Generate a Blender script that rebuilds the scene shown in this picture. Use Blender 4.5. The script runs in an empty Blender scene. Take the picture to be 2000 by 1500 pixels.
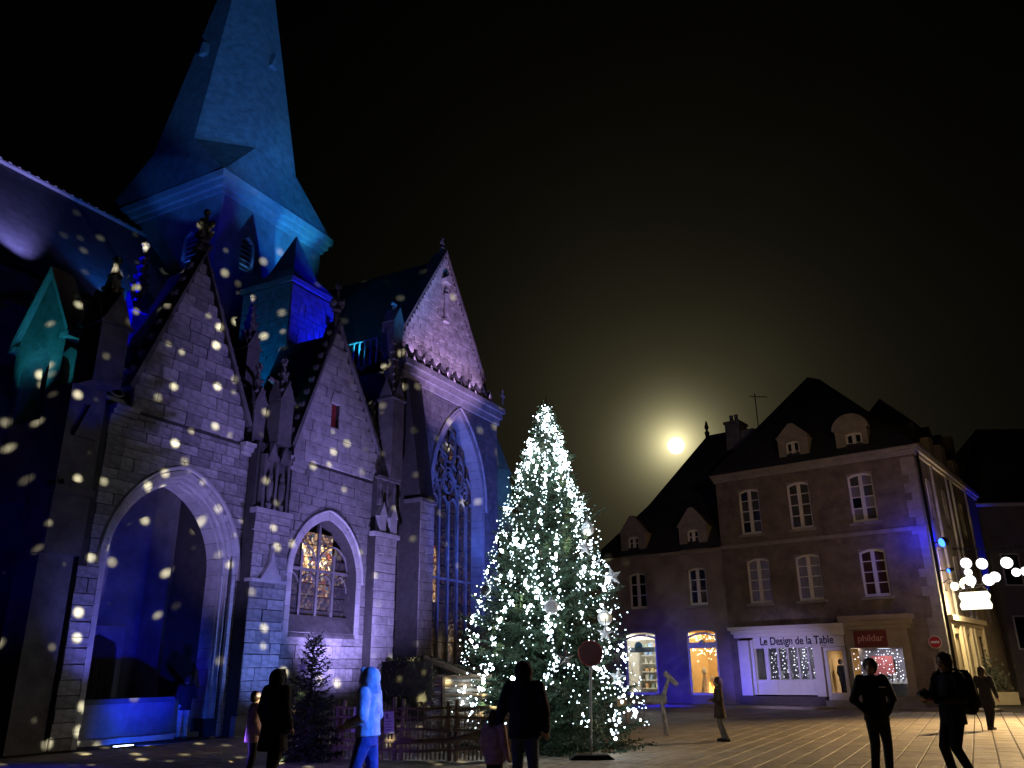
import bpy, bmesh, math, random
import numpy as np
from math import sin, cos, pi, radians, sqrt, atan2, hypot, acos
from mathutils import Vector, Matrix

scene = bpy.context.scene
COL = scene.collection
R = random.Random(7)

# ------------------------------------------------------------------ camera
cd = bpy.data.cameras.new('camera'); cam = bpy.data.objects.new('camera', cd); COL.objects.link(cam)
cd.sensor_width = 36; cd.lens = 1600 / 2000 * 36; cd.clip_start = .1; cd.clip_end = 3000
cam.matrix_world = Matrix.Translation((0, 0, 1.7)) @ Matrix.Rotation(radians(90 + 19.35), 4, 'X') @ Matrix.Rotation(radians(-.63), 4, 'Z')
scene.camera = cam
scene.render.engine = 'CYCLES'
scene.cycles.use_denoising = True
scene.cycles.max_bounces = 5; scene.cycles.diffuse_bounces = 2; scene.cycles.glossy_bounces = 2
scene.cycles.transmission_bounces = 4; scene.cycles.transparent_max_bounces = 8
scene.cycles.sample_clamp_indirect = 3
scene.cycles.caustics_reflective = False; scene.cycles.caustics_refractive = False

# ------------------------------------------------------------------ night sky, moon direction
MOON_EL, MOON_AZ = radians(14.78), radians(11.62)
MD = Vector((sin(MOON_AZ) * cos(MOON_EL), cos(MOON_AZ) * cos(MOON_EL), sin(MOON_EL)))
world = bpy.data.worlds.new('World'); scene.world = world; world.use_nodes = True
nt = world.node_tree; nt.nodes.clear()
def N(nt, t, **kw):
    n = nt.nodes.new(t)
    for k, v in kw.items(): setattr(n, k, v)
    return n
def math_node(nt, op, a, b=None):
    n = nt.nodes.new('ShaderNodeMath'); n.operation = op
    for i, x in enumerate((a, b)):
        if x is None: continue
        if isinstance(x, (int, float)): n.inputs[i].default_value = x
        else: nt.links.new(x, n.inputs[i])
    return n.outputs[0]
out = N(nt, 'ShaderNodeOutputWorld'); bg = N(nt, 'ShaderNodeBackground')
sky = N(nt, 'ShaderNodeTexSky', sky_type='NISHITA'); sky.sun_disc = False
sky.sun_elevation = MOON_EL; sky.sun_rotation = MOON_AZ; sky.dust_density = 4
bgs = N(nt, 'ShaderNodeBackground'); nt.links.new(sky.outputs[0], bgs.inputs[0]); bgs.inputs[1].default_value = 0.00008
tc = N(nt, 'ShaderNodeTexCoord'); dot = N(nt, 'ShaderNodeVectorMath', operation='DOT_PRODUCT')
nrm = N(nt, 'ShaderNodeVectorMath', operation='NORMALIZE')
nt.links.new(tc.outputs['Generated'], nrm.inputs[0]); nt.links.new(nrm.outputs[0], dot.inputs[0]); dot.inputs[1].default_value = MD
ang = math_node(nt, 'ARCCOSINE', math_node(nt, 'MINIMUM', dot.outputs['Value'], .999999))
# moonlight scattered by thin mist round the moon: three exponentials of the angle
def lobe(k, a): return math_node(nt, 'MULTIPLY', math_node(nt, 'EXPONENT', math_node(nt, 'MULTIPLY', ang, -k)), a)
h = math_node(nt, 'ADD', math_node(nt, 'ADD', lobe(58, 2.0), lobe(18, .12)), lobe(6.6, .021))
nz = N(nt, 'ShaderNodeTexNoise'); nz.inputs['Scale'].default_value = 3; nz.inputs['Detail'].default_value = 3
nt.links.new(tc.outputs['Generated'], nz.inputs['Vector'])
h = math_node(nt, 'MULTIPLY', h, math_node(nt, 'ADD', math_node(nt, 'MULTIPLY', nz.outputs[0], 1.0), .5))
rgb = N(nt, 'ShaderNodeVectorMath', operation='SCALE'); rgb.inputs[0].default_value = (1.0, .89, .46)
nt.links.new(h, rgb.inputs['Scale'])
nt.links.new(rgb.outputs[0], bg.inputs[0]); bg.inputs[1].default_value = 1
add = N(nt, 'ShaderNodeAddShader'); nt.links.new(bg.outputs[0], add.inputs[0]); nt.links.new(bgs.outputs[0], add.inputs[1])
nt.links.new(add.outputs[0], out.inputs[0])
sd = bpy.data.lights.new('moonlight', 'SUN'); sd.energy = .012; sd.angle = radians(.5); sd.color = (1, .93, .75)
so = bpy.data.objects.new('moonlight', sd); COL.objects.link(so); so.rotation_euler = MD.to_track_quat('Z', 'Y').to_euler()
scene.view_settings.view_transform = 'Standard'; scene.view_settings.look = 'None'
scene.view_settings.exposure = 0; scene.view_settings.gamma = 1; scene.view_settings.use_curve_mapping = False

# ------------------------------------------------------------------ helpers
def tag(o, label=None, cat=None, group=None, kind=None):
    if label: o['label'] = label
    if cat: o['category'] = cat
    if group: o['group'] = group
    if kind: o['kind'] = kind
    return o
def link(name, data, parent=None, loc=None, rot=None, scale=None):
    o = bpy.data.objects.new(name, data); COL.objects.link(o)
    if parent: o.parent = parent
    if loc is not None: o.location = loc
    if rot is not None: o.rotation_euler = rot
    if scale is not None: o.scale = scale
    return o
def empty(name, loc=(0, 0, 0), rz=0, parent=None): return link(name, None, parent, loc, (0, 0, rz))

class MB:
    def __init__(s): s.v = []; s.f = []; s.mi = []; s.cur = 0
    def face(s, idx): s.f.append(tuple(idx)); s.mi.append(s.cur)
    def add(s, vs, fs):
        b = len(s.v); s.v += [tuple(p) for p in vs]
        for f in fs: s.face([b + i for i in f])
    def box(s, x0, x1, y0, y1, z0, z1):
        s.add([(x0,y0,z0),(x1,y0,z0),(x1,y1,z0),(x0,y1,z0),(x0,y0,z1),(x1,y0,z1),(x1,y1,z1),(x0,y1,z1)],
              [(0,3,2,1),(4,5,6,7),(0,1,5,4),(1,2,6,5),(2,3,7,6),(3,0,4,7)]); return s
    def cbox(s, c, size, m=None):
        h = [q / 2 for q in size]; vs = []
        for z in (-1, 1):
            for (x, y) in ((-1,-1),(1,-1),(1,1),(-1,1)):
                p = Vector((x*h[0], y*h[1], z*h[2]))
                if m: p = m @ p
                vs.append(tuple(p + Vector(c)))
        s.add(vs, [(0,3,2,1),(4,5,6,7),(0,1,5,4),(1,2,6,5),(2,3,7,6),(3,0,4,7)]); return s
    def prism(s, poly, axis, d0, d1):
        def P(a, b, d): return (a, d, b) if axis == 'y' else ((d, a, b) if axis == 'x' else (a, b, d))
        n = len(poly)
        s.add([P(a, b, d0) for a, b in poly] + [P(a, b, d1) for a, b in poly],
              [tuple(range(n)), tuple(range(2*n-1, n-1, -1))] + [(i, i+n, (i+1) % n + n, (i+1) % n) for i in range(n)]); return s
    def frustum(s, c0, c1, n=8, a0=0, cap=True):
        # c=(x,y,z,rx,ry)
        vs = []
        for (x, y, z, rx, ry) in (c0, c1):
            vs += [(x + rx*cos(a0 + 2*pi*i/n), y + ry*sin(a0 + 2*pi*i/n), z) for i in range(n)]
        fs = [(i, (i+1) % n, (i+1) % n + n, i + n) for i in range(n)]
        if cap: fs += [tuple(range(n-1, -1, -1)), tuple(range(n, 2*n))]
        s.add(vs, fs); return s
    def lathe(s, cx, cy, prof, n=10):
        vs = []; fs = []
        for (r, z) in prof: vs += [(cx + r*cos(2*pi*i/n), cy + r*sin(2*pi*i/n), z) for i in range(n)]
        for k in range(len(prof)-1):
            for i in range(n): fs.append((k*n+i, k*n+(i+1) % n, (k+1)*n+(i+1) % n, (k+1)*n+i))
        fs += [tuple(range(n-1, -1, -1)), tuple(range((len(prof)-1)*n, len(prof)*n))]
        s.add(vs, fs); return s
    def tube(s, pts, rad, n=6, cap=True, sq=1.0):
        pts = [Vector(p) for p in pts]; m = len(pts)
        if isinstance(rad, (int, float)): rad = [rad]*m
        vs = []; fs = []; up = None
        for k in range(m):
            d = (pts[min(k+1, m-1)] - pts[max(k-1, 0)]).normalized()
            if up is None:
                up = d.cross(Vector((0, 0, 1)))
                if up.length < .05: up = d.cross(Vector((0, 1, 0)))
            up = (up - d*up.dot(d)).normalized(); q = d.cross(up)
            for i in range(n):
                a = 2*pi*i/n; vs.append(tuple(pts[k] + (up*cos(a) + q*sin(a)*sq)*rad[k]))
        for k in range(m-1):
            for i in range(n): fs.append((k*n+i, k*n+(i+1) % n, (k+1)*n+(i+1) % n, (k+1)*n+i))
        if cap: fs += [tuple(range(n-1, -1, -1)), tuple(range((m-1)*n, m*n))]
        s.add(vs, fs); return s
    def ball(s, c, r, n=8, m=6, sz=1.0):
        prof = [(max(1e-4, r*sin(pi*k/m)), -r*sz*cos(pi*k/m)) for k in range(m+1)]
        b = len(s.v); s.lathe(c[0], c[1], [(a, c[2]+z) for a, z in prof], n); return s
    def mesh(s, name, mats, smooth=False):
        me = bpy.data.meshes.new(name); me.from_pydata(s.v, [], s.f)
        for m in (mats if isinstance(mats, (list, tuple)) else [mats]): me.materials.append(m)
        if any(s.mi): me.polygons.foreach_set('material_index', s.mi)
        if smooth: me.polygons.foreach_set('use_smooth', [True]*len(me.polygons))
        me.update(); return me
    def split(s, name, mats, parent):
        """one object for each connected piece"""
        par = list(range(len(s.v)))
        def find(a):
            while par[a] != a: par[a] = par[par[a]]; a = par[a]
            return a
        for f in s.f:
            for i in f[1:]: par[find(i)] = find(f[0])
        grp = {}
        for f in s.f: grp.setdefault(find(f[0]), []).append(f)
        for fs in grp.values():
            ids = sorted({i for f in fs for i in f}); mp = {i: k for k, i in enumerate(ids)}; q = MB(); q.add([s.v[i] for i in ids], [tuple(mp[i] for i in f) for f in fs]); q.build(name, mats, parent)
    def build(s, name, mats, parent=None, smooth=False, loc=None, rot=None):
        return link(name, s.mesh(name, mats, smooth), parent, loc, rot)

# ------------------------------------------------------------------ materials
def mat(name, col, rough=.8, var=.25, scale=4., bump=.3, bscale=None, metal=0., rnd=0., col2=None, spec=.3, emit=None, es=0., coat=0., stretch=None, trans=0.):
    m = bpy.data.materials.new(name); m.use_nodes = True; nt = m.node_tree; p = nt.nodes['Principled BSDF']
    p.inputs['Roughness'].default_value = rough; p.inputs['Metallic'].default_value = metal
    p.inputs['Specular IOR Level'].default_value = spec
    tc = N(nt, 'ShaderNodeTexCoord'); src = tc.outputs['Object']
    if stretch:
        mp = N(nt, 'ShaderNodeMapping'); mp.inputs['Scale'].default_value = stretch; nt.links.new(src, mp.inputs[0]); src = mp.outputs[0]
    n1 = N(nt, 'ShaderNodeTexNoise'); n1.inputs['Scale'].default_value = scale; n1.inputs['Detail'].default_value = 6; n1.inputs['Roughness'].default_value = .65
    nt.links.new(src, n1.inputs['Vector'])
    ramp = N(nt, 'ShaderNodeMapRange'); ramp.inputs[1].default_value = .3; ramp.inputs[2].default_value = .7
    ramp.inputs[3].default_value = 0; ramp.inputs[4].default_value = 1; nt.links.new(n1.outputs[0], ramp.inputs[0])
    mix = N(nt, 'ShaderNodeMix', data_type='RGBA')
    c2 = col2 or tuple(max(0, c*(1+var)) for c in col); c1 = col if col2 else tuple(c*(1-var) for c in col)
    mix.inputs['A'].default_value = (*c1, 1); mix.inputs['B'].default_value = (*c2, 1); nt.links.new(ramp.outputs[0], mix.inputs['Factor'])
    colout = mix.outputs['Result']
    if rnd:
        oi = N(nt, 'ShaderNodeObjectInfo')
        f = math_node(nt, 'ADD', math_node(nt, 'MULTIPLY', oi.outputs['Random'], 2*rnd), 1-rnd)
        sc = N(nt, 'ShaderNodeVectorMath', operation='SCALE'); nt.links.new(colout, sc.inputs[0]); nt.links.new(f, sc.inputs['Scale']); colout = sc.outputs[0]
    nt.links.new(colout, p.inputs['Base Color'])
    if bump:
        n2 = N(nt, 'ShaderNodeTexNoise'); n2.inputs['Scale'].default_value = bscale or scale*6; n2.inputs['Detail'].default_value = 5
        nt.links.new(src, n2.inputs['Vector'])
        b = N(nt, 'ShaderNodeBump'); b.inputs['Strength'].default_value = bump; b.inputs['Distance'].default_value = .03
        nt.links.new(n2.outputs[0], b.inputs['Height']); nt.links.new(b.outputs[0], p.inputs['Normal'])
    if emit: p.inputs['Emission Color'].default_value = (*emit, 1); p.inputs['Emission Strength'].default_value = es
    if coat: p.inputs['Coat Weight'].default_value = coat
    if trans: p.inputs['Transmission Weight'].default_value = trans
    return m
def emitter(name, col, st):
    m = bpy.data.materials.new(name); m.use_nodes = True; nt = m.node_tree; nt.nodes.clear()
    e = N(nt, 'ShaderNodeEmission'); e.inputs[0].default_value = (*col, 1); e.inputs[1].default_value = st
    o = N(nt, 'ShaderNodeOutputMaterial'); nt.links.new(e.outputs[0], o.inputs[0]); return m
def slate(name, col, rows=9.):
    m = mat(name, col, rough=.55, var=.35, scale=2.5, bump=0, spec=.4); nt = m.node_tree; p = nt.nodes['Principled BSDF']
    tc = N(nt, 'ShaderNodeTexCoord'); sep = N(nt, 'ShaderNodeSeparateXYZ'); nt.links.new(tc.outputs['Object'], sep.inputs[0])
    cmb = N(nt, 'ShaderNodeCombineXYZ'); nt.links.new(math_node(nt, 'ADD', sep.outputs[0], sep.outputs[1]), cmb.inputs[0]); nt.links.new(sep.outputs[2], cmb.inputs[1])
    br = N(nt, 'ShaderNodeTexBrick'); br.inputs['Scale'].default_value = rows; br.inputs['Mortar Size'].default_value = .03
    br.inputs['Color1'].default_value = (.6,.6,.6,1); br.inputs['Color2'].default_value = (1,1,1,1); br.inputs['Mortar'].default_value = (0,0,0,1)
    br.inputs['Brick Width'].default_value = 1.; br.inputs['Row Height'].default_value = .8
    nt.links.new(cmb.outputs[0], br.inputs[0])
    b = N(nt, 'ShaderNodeBump'); b.inputs['Strength'].default_value = .9; b.inputs['Distance'].default_value = .04
    nt.links.new(br.outputs[0], b.inputs['Height']); nt.links.new(b.outputs[0], p.inputs['Normal'])
    return m
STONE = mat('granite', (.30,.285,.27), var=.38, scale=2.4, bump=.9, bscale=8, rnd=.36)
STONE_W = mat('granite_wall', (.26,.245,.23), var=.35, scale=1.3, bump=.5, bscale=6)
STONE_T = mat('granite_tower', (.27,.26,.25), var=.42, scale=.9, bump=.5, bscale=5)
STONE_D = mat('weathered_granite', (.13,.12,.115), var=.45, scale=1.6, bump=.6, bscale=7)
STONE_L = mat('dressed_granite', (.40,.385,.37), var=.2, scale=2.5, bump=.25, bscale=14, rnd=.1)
MORTAR = mat('mortar', (.055,.05,.046), var=.3, scale=5, bump=.4)
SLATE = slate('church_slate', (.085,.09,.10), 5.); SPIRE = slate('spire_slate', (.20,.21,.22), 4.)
HSLATE = slate('house_slate', (.05,.05,.055))
RENDER_B = mat('rubble_render', (.10,.085,.072), var=.38, scale=1.5, bump=1., bscale=4, col2=(.27,.22,.17))
RENDER_C = mat('lime_render', (.30,.245,.215), var=.3, scale=.8, bump=.5, bscale=5)
TRIM = mat('house_granite_trim', (.31,.285,.25), var=.25, scale=2.5, bump=.4, bscale=12)
WPAINT = mat('white_paint', (.82,.81,.79), rough=.5, var=.06, scale=3, bump=.05)
GPAINT = mat('taupe_paint', (.36,.31,.25), rough=.5, var=.1, scale=3, bump=.05)
CREAM = mat('cream_paint', (.62,.53,.36), rough=.5, var=.1, scale=3, bump=.05)
REDP = mat('maroon_sign_panel', (.20,.045,.04), rough=.45, var=.12, scale=3, bump=0)
DARKP = mat('plinth_paint', (.10,.085,.08), rough=.6, var=.2, scale=3, bump=.1)
GLASS_D = mat('dark_window_glass', (.012,.013,.018), rough=.06, var=.3, scale=1, bump=0, spec=.7)
GLASS_C = mat('curtained_window_glass', (.24,.24,.31), rough=.12, var=.35, scale=2.5, bump=0, spec=.6, stretch=(7,7,.8))
GLASS_G = mat('grey_window_glass', (.07,.075,.085), rough=.1, var=.4, scale=2, bump=0, spec=.6)
GLASS_R = mat('red_curtained_glass', (.07,.035,.035), rough=.12, var=.4, scale=2, bump=0, spec=.6)
IRON = mat('black_iron', (.02,.02,.022), rough=.5, var=.2, scale=8, bump=.1, metal=.6)
ZINC = mat('zinc', (.30,.31,.33), rough=.45, var=.2, scale=6, bump=.1, metal=.7)
WOOD = mat('peeled_branch_wood', (.30,.22,.14), var=.4, scale=5, bump=.4, stretch=(1,1,4))
WOOD_D = mat('dark_bark', (.10,.07,.045), var=.45, scale=6, bump=.6)
WOOD_G = mat('grey_weathered_branch', (.34,.31,.26), var=.4, scale=5, bump=.5)
BIRCH = mat('birch_bark', (.60,.55,.46), var=.5, scale=7, bump=.3, col2=(.18,.13,.09))
NEEDLE = mat('fir_needles', (.035,.065,.04), rough=.6, var=.4, scale=2.2, bump=0, col2=(.07,.12,.07), spec=.25)
NEEDLE_D = mat('dark_fir_needles', (.02,.035,.02), rough=.7, var=.4, scale=3, bump=0)
THATCH = mat('dry_brushwood', (.055,.05,.03), var=.5, scale=9, bump=.4)
WHITE_D = mat('white_ornament', (.78,.78,.80), rough=.45, var=.06, scale=6, bump=.1)
SILVER = mat('silver_ornament', (.55,.57,.6), rough=.18, var=.05, scale=2, bump=0, metal=.9)
PAPER = mat('white_paper', (.72,.71,.70), rough=.7, var=.08, scale=5, bump=0)
PAVE = mat('paving_granite', (.34,.285,.22), rough=.62, var=.25, scale=2.0, bump=.35, bscale=26, rnd=.16)
PAVE_J = mat('paving_stuff_granite', (.33,.28,.215), rough=.62, var=.32, scale=1.2, bump=.35, bscale=26)
GROUND = mat('joint_sand', (.035,.03,.025), rough=.95, var=.3, scale=3, bump=.4)

# ------------------------------------------------------------------ ground
OX, OY, CAZ = -11.143, 21.229, radians(62)     # foot of the church porch's left pier, direction of the church's south side
S2 = (cos(CAZ), sin(CAZ)); N2 = (sin(CAZ), -cos(CAZ))
def CL(s, n, z=0.): return Vector((OX + S2[0]*s + N2[0]*n, OY + S2[1]*s + N2[1]*n, z))
HX, HY, HAZ = 18.19, 36.26, radians(-38)       # corner of the shop house, direction of its front
def HL(x, y, z=0.): return Vector((HX + cos(HAZ)*x - sin(HAZ)*y, HY + sin(HAZ)*x + cos(HAZ)*y, z))
def house_y(p): return -(p.x-HX)*-sin(HAZ)*1 if False else (-(p.x-HX)*sin(HAZ) + (p.y-HY)*cos(HAZ))
g = MB(); g.add([(-400,-400,-.012),(400,-400,-.012),(400,900,-.012),(-400,900,-.012)], [(0,1,2,3)])
ground = g.build('ground', GROUND); tag(ground, 'granite paved town square with straight rows of slabs', kind='structure')
def slab_mesh():
    m = MB(); b = .012
    m.add([(-.5,-.5,-.03),(.5,-.5,-.03),(.5,.5,-.03),(-.5,.5,-.03),(-.5,-.5,-.006),(.5,-.5,-.006),(.5,.5,-.006),(-.5,.5,-.006),
           (-.5+b,-.5+b,0),(.5-b,-.5+b,0),(.5-b,.5-b,0),(-.5+b,.5-b,0)],
          [(0,1,5,4),(1,2,6,5),(2,3,7,6),(3,0,4,7),(4,5,9,8),(5,6,10,9),(6,7,11,10),(7,4,8,11),(8,9,10,11)])
    return m
sm = slab_mesh(); slab_me = sm.mesh('slab', PAVE)
slabs = []
n = -3.0
while n < 36:
    w = .44; s = -12 + R.random()
    while s < 34:
        l = R.choice((.55,.7,.85,1.0)); p = CL(s + l/2, n + w/2); d = p.length
        if p.y > 5.5 and abs(p.x) < .72*p.y + 1.5 and house_y(p) < -.75 and d < 46 and not (n < .1 and -3 < s < 22.6): slabs.append((d, s + l/2, n + w/2, l, w, p))
        s += l
    n += w
slabs.sort(key=lambda q: -1/q[0] if abs(q[5].x) < .63*q[5].y and q[5].y*1.7/1.7 > 14 else 0)
rest = MB()
for i, (d, s, n_, l, w, p) in enumerate(slabs):
    dz = R.uniform(-.003, .002); g_ = .03
    if i < 300:
        link('slab', slab_me, ground, (p.x, p.y, dz), (R.uniform(-.002,.002), R.uniform(-.002,.002), CAZ), (l-g_, w-g_, 1))
    else:
        c_, s_ = cos(CAZ), sin(CAZ)
        rest.add([(p.x + c_*x*(l-g_) - s_*y*(w-g_), p.y + s_*x*(l-g_) + c_*y*(w-g_), z+dz) for (x, y, z) in sm.v], sm.f)
tag(rest.build('distant_slabs', PAVE_J, ground), kind='stuff')
# kerb-high pavement strip in front of the shops
g = MB(); g.box(-20, 1.6, -1.35, -.02, -.01, .11); pav = g.build('pavement', PAVE_J, loc=(HX, HY, 0), rot=(0, 0, HAZ)); tag(pav, 'low granite pavement along the shop fronts', kind='structure')

# ------------------------------------------------------------------ wall tools (local x along wall, front at y=yf, inside +y)
def arch_pts(c, a, h, spring, k=10):
    """pointed arch, left foot to right foot"""
    r = (a*a + h*h)/(2*a); tm = acos(max(-1, min(1, (r-a)/r))); L = []
    for i in range(k+1):
        t = tm*i/k; L.append((c + (r-a) - r*cos(t), spring + r*sin(t)))
    return L + [(2*c - x, z) for x, z in reversed(L[:-1])]
def arch_hw(a, h, spring, z):
    """half width of a pointed arch opening at height z"""
    if z <= spring: return a
    if z >= spring + h: return 0.
    r = (a*a + h*h)/(2*a); return max(0., sqrt(max(0, r*r - (z-spring)**2)) - (r-a))
def sliced_wall(mb, z0, z1, left, right, holes, yf, depth, dz=.25):
    """wall front cut in horizontal slices; holes = [(c, hwfunc, zlo, zhi)], reveals of given depth"""
    zs = {z0, z1}
    for (c, f, a, b) in holes: zs |= {a, b}
    zz = sorted(zs); full = []
    for a, b in zip(zz, zz[1:]):
        k = max(1, int((b-a)/dz + .5)); full += [a + (b-a)*i/k for i in range(k)]
    full.append(zz[-1])
    for a, b in zip(full, full[1:]):
        mid = (a+b)/2; act = sorted([q for q in holes if q[2] <= mid <= q[3]], key=lambda q: q[0])
        def edges(z):
            e = [left(z)]
            for q in act:
                hw = q[1](min(max(z, q[2]+1e-6), q[3])); e += [q[0]-hw, q[0]+hw]
            return e + [right(z)]
        ea, eb = edges(a), edges(b)
        for i in range(0, len(ea), 2):
            mb.add([(ea[i],yf,a),(ea[i+1],yf,a),(eb[i+1],yf,b),(eb[i],yf,b)], [(0,1,2,3)])
        for i in range(1, len(ea)-1):
            mb.add([(ea[i],yf,a),(eb[i],yf,b),(eb[i],yf+depth,b),(ea[i],yf+depth,a)], [(0,1,2,3)])
UNIT = []
def unit_block(mt, k):
    bm = bmesh.new(); bmesh.ops.create_cube(bm, size=1)
    rr = random.Random(k)
    bmesh.ops.bevel(bm, geom=bm.edges[:], offset=.045, segments=1, affect='EDGES')
    for v in bm.verts: v.co += Vector((rr.uniform(-.02,.02), rr.uniform(-.02,.02), rr.uniform(-.03,.03)))
    me = bpy.data.meshes.new('stone'); bm.to_mesh(me); bm.free(); me.materials.append(mt); return me
BLOCKS = [unit_block(STONE, k) for k in range(6)]
NSTONE = [0]
def courses(parent, z0, z1, left, right, holes, yf, single, hmin=.24, hmax=.40, lmin=.32, lmax=.85, proud=.03, mt=None):
    """ashlar blocks: single objects when single, else joined into one 'stuff' part"""
    j = MB(); z = z0; src = [(np.array([v.co[:] for v in m.vertices]), [tuple(p.vertices) for p in m.polygons]) for m in BLOCKS[:3]]
    while z < z1 - .08:
        hh = min(R.uniform(hmin, hmax), z1-z); mid = z + hh/2
        act = sorted([q for q in holes if q[2]-.02 <= mid <= q[3]], key=lambda q: q[0])
        e = [left(mid)]
        for q in act: hw = q[1](mid); e += [q[0]-hw, q[0]+hw]
        e.append(right(mid))
        for i in range(0, len(e), 2):
            x = e[i]
            while x < e[i+1] - .05:
                l = R.uniform(lmin, lmax)
                if e[i+1] - x - l < lmin*.7: l = e[i+1] - x
                gp = .020; d = R.uniform(.08, .12); pr = proud + R.uniform(-.012, .014)
                loc = (x + l/2, yf - pr + d/2, mid); sc = (max(.03, l-gp), d, hh-gp)
                if single and NSTONE[0] < 300:
                    NSTONE[0] += 1
                    link('stone', R.choice(BLOCKS), parent, loc, (0, 0, R.uniform(-.012,.012)), sc)
                else:
                    v, f = R.choice(src); j.add([tuple(q*np.array(sc) + np.array(loc)) for q in v], f)
                x += l
        z += hh
    if j.v: tag(j.build('stonework', mt or STONE, parent), kind='stuff')
def ring(mb, pts_o, pts_i, y0, y1):
    """moulded arch band between two polylines, front y0, back y1"""
    n = len(pts_o)
    for i in range(n-1):
        a, b, c, d = pts_o[i], pts_o[i+1], pts_i[i+1], pts_i[i]
        mb.add([(p[0], y, p[1]) for y in (y0, y1) for p in (a, b, c, d)],
               [(0,1,2,3),(7,6,5,4),(0,4,5,1),(3,2,6,7),(1,5,6,2),(0,3,7,4)])
def voussoirs(parent, c, a, h, spring, w, y0, y1, k, jamb0=None, mt=None, name='voussoir'):
    po = arch_pts(c, a, h, spring, k*3); pi_ = arch_pts(c, a-w, h-w*1.15, spring, k*3)
    for i in range(0, len(po)-1, 3):
        m = MB(); ring(m, po[i:i+4], pi_[i:i+4], y0 + R.uniform(-.006,.006), y1)
        cx = sum(v[0] for v in m.v)/len(m.v); cz = sum(v[2] for v in m.v)/len(m.v)
        m.v = [(cx+(x-cx)*.97, y, cz+(z-cz)*.97) for x, y, z in m.v]
        m.build(name, mt or STONE_L, parent)
    if jamb0 is not None:
        for sgn in (-1, 1):
            z = jamb0
            while z < spring - .05:
                hh = min(R.uniform(.3,.5), spring-z)
                if spring - z - hh < .15: hh = spring - z
                m = MB(); x0, x1 = sorted((c+sgn*a, c+sgn*(a-w)))
                m.box(x0+.004, x1-.004, y0+R.uniform(-.006,.006), y1, z+.006, z+hh-.006); m.build('jamb_stone', mt or STONE_L, parent); z += hh
def sweep_arch(mb, c, a, h, spring, foot, y, r, n=6, k=14):
    """round moulding following an arch, down to foot"""
    p = arch_pts(c, a, h, spring, k); p = [(p[0][0], foot)] + p + [(p[-1][0], foot)]
    mb.tube([(x, y, z) for x, z in p], r, n)
def crocket(mb, x, y, z, s):
    mb.ball((x, y, z), .10*s, 6, 4); mb.tube([(x, y, z), (x+.06*s, y-.05*s, z+.1*s)], [.07*s, .03*s], 5)
def pinnacle(parent, s, n, z0, z1, w, mt, spike=.5, name='pinnacle'):
    """square shaft with gablets, tapering crocketed spirelet and finial"""
    m = MB(); zs = z0 + (z1-z0)*(1-spike); y = -n; hw = w/2
    m.box(s-hw, s+hw, y-hw, y+hw, z0, zs)
    m.box(s-hw*1.18, s+hw*1.18, y-hw*1.18, y+hw*1.18, zs-.09, zs)
    for (dx, dy) in ((1,0),(-1,0),(0,1),(0,-1)):
        if dx: m.prism([(y-hw, zs), (y+hw, zs), (y, zs+w*1.1)], 'x', s+dx*hw*.55, s+dx*hw*1.1)
        else: m.prism([(s-hw, zs), (s+hw, zs), (s, zs+w*1.1)], 'y', y+dy*hw*.55, y+dy*hw*1.1)
    m.frustum((s, y, zs, hw*1.15, hw*1.15), (s, y, z1-.28, hw*.16, hw*.16), 4, pi/4)
    H = z1 - .28 - zs
    for k in range(1, max(3, int(H/.32))):
        t = k/max(3, int(H/.32)); rr = hw*1.15*(1-t) + .03
        for q in range(4): crocket(m, s + rr*cos(pi/4+q*pi/2), y + rr*sin(pi/4+q*pi/2), zs + H*t, .8)
    m.ball((s, y, z1-.24), .10, 8, 5); m.box(s-.14, s+.14, y-.04, y+.04, z1-.17, z1-.09); m.box(s-.04, s+.04, y-.14, y+.14, z1-.165, z1-.085); m.ball((s, y, z1-.05), .075, 6, 5)
    return m.build(name, mt, parent)

# ------------------------------------------------------------------ church
church = empty('church', (OX, OY, 0), CAZ)
tag(church, 'gothic granite church with slate spire, floodlit in blue and violet', 'church')
# --- porch bay (s 0..5.4)
pw = MB(); PC, PA, PH, PS = 2.95, 2.35, 2.85, 4.6
hole_p = (PC, lambda z: arch_hw(PA, PH, PS, z), 0, PS+PH)
g1l = lambda z: .05 if z < 8.9 else .05 + max(0, (z-8.9))*.49*.62 + (.75 if z > 8.9 else 0)
def g1l(z): return 0. if z < 4.55 else (.22 if z < 8.75 else .85 + max(0, z-9.2)*.345)
def g1r(z): return 5.4 if z < 8.75 else 5.05 - max(0, z-9.2)*.46
G1APEX = 14.35
def g1r(z): return 5.4 if z < 8.75 else 5.05 + (2.63-5.05)*max(0, (z-9.6))/(G1APEX-9.6)
def g1l(z): return 0. if z < 4.55 else (.22 if z < 8.75 else .85 + (2.63-.85)*max(0, (z-9.6))/(G1APEX-9.6))
sliced_wall(pw, 0, 8.75, g1l, g1r, [hole_p], 0, .9)
sliced_wall(pw, 8.75, G1APEX, g1l, g1r, [], 0, .9)
pw.box(0, .3, .002, 2.6, 0, 8.7); pw.box(5.1, 5.4, .002, 2.6, 0, 8.7)
pw.box(.3, 5.1, .9, 2.6, 7.9, 8.7)
porch_wall = pw.build('porch_wall', MORTAR, church)
courses(porch_wall, 0, 8.7, g1l, g1r, [(PC, lambda z: arch_hw(PA, PH, PS, z), 0, PS+PH)], 0, True)
courses(porch_wall, 8.8, G1APEX-.1, g1l, g1r, [], 0, True, .3, .45, .4, .9)
# west flank of the porch
g = MB(); g.box(-.02, 0, .05, 2.6, 0, 8.7); g.build('porch_flank', STONE_D, church)
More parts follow.
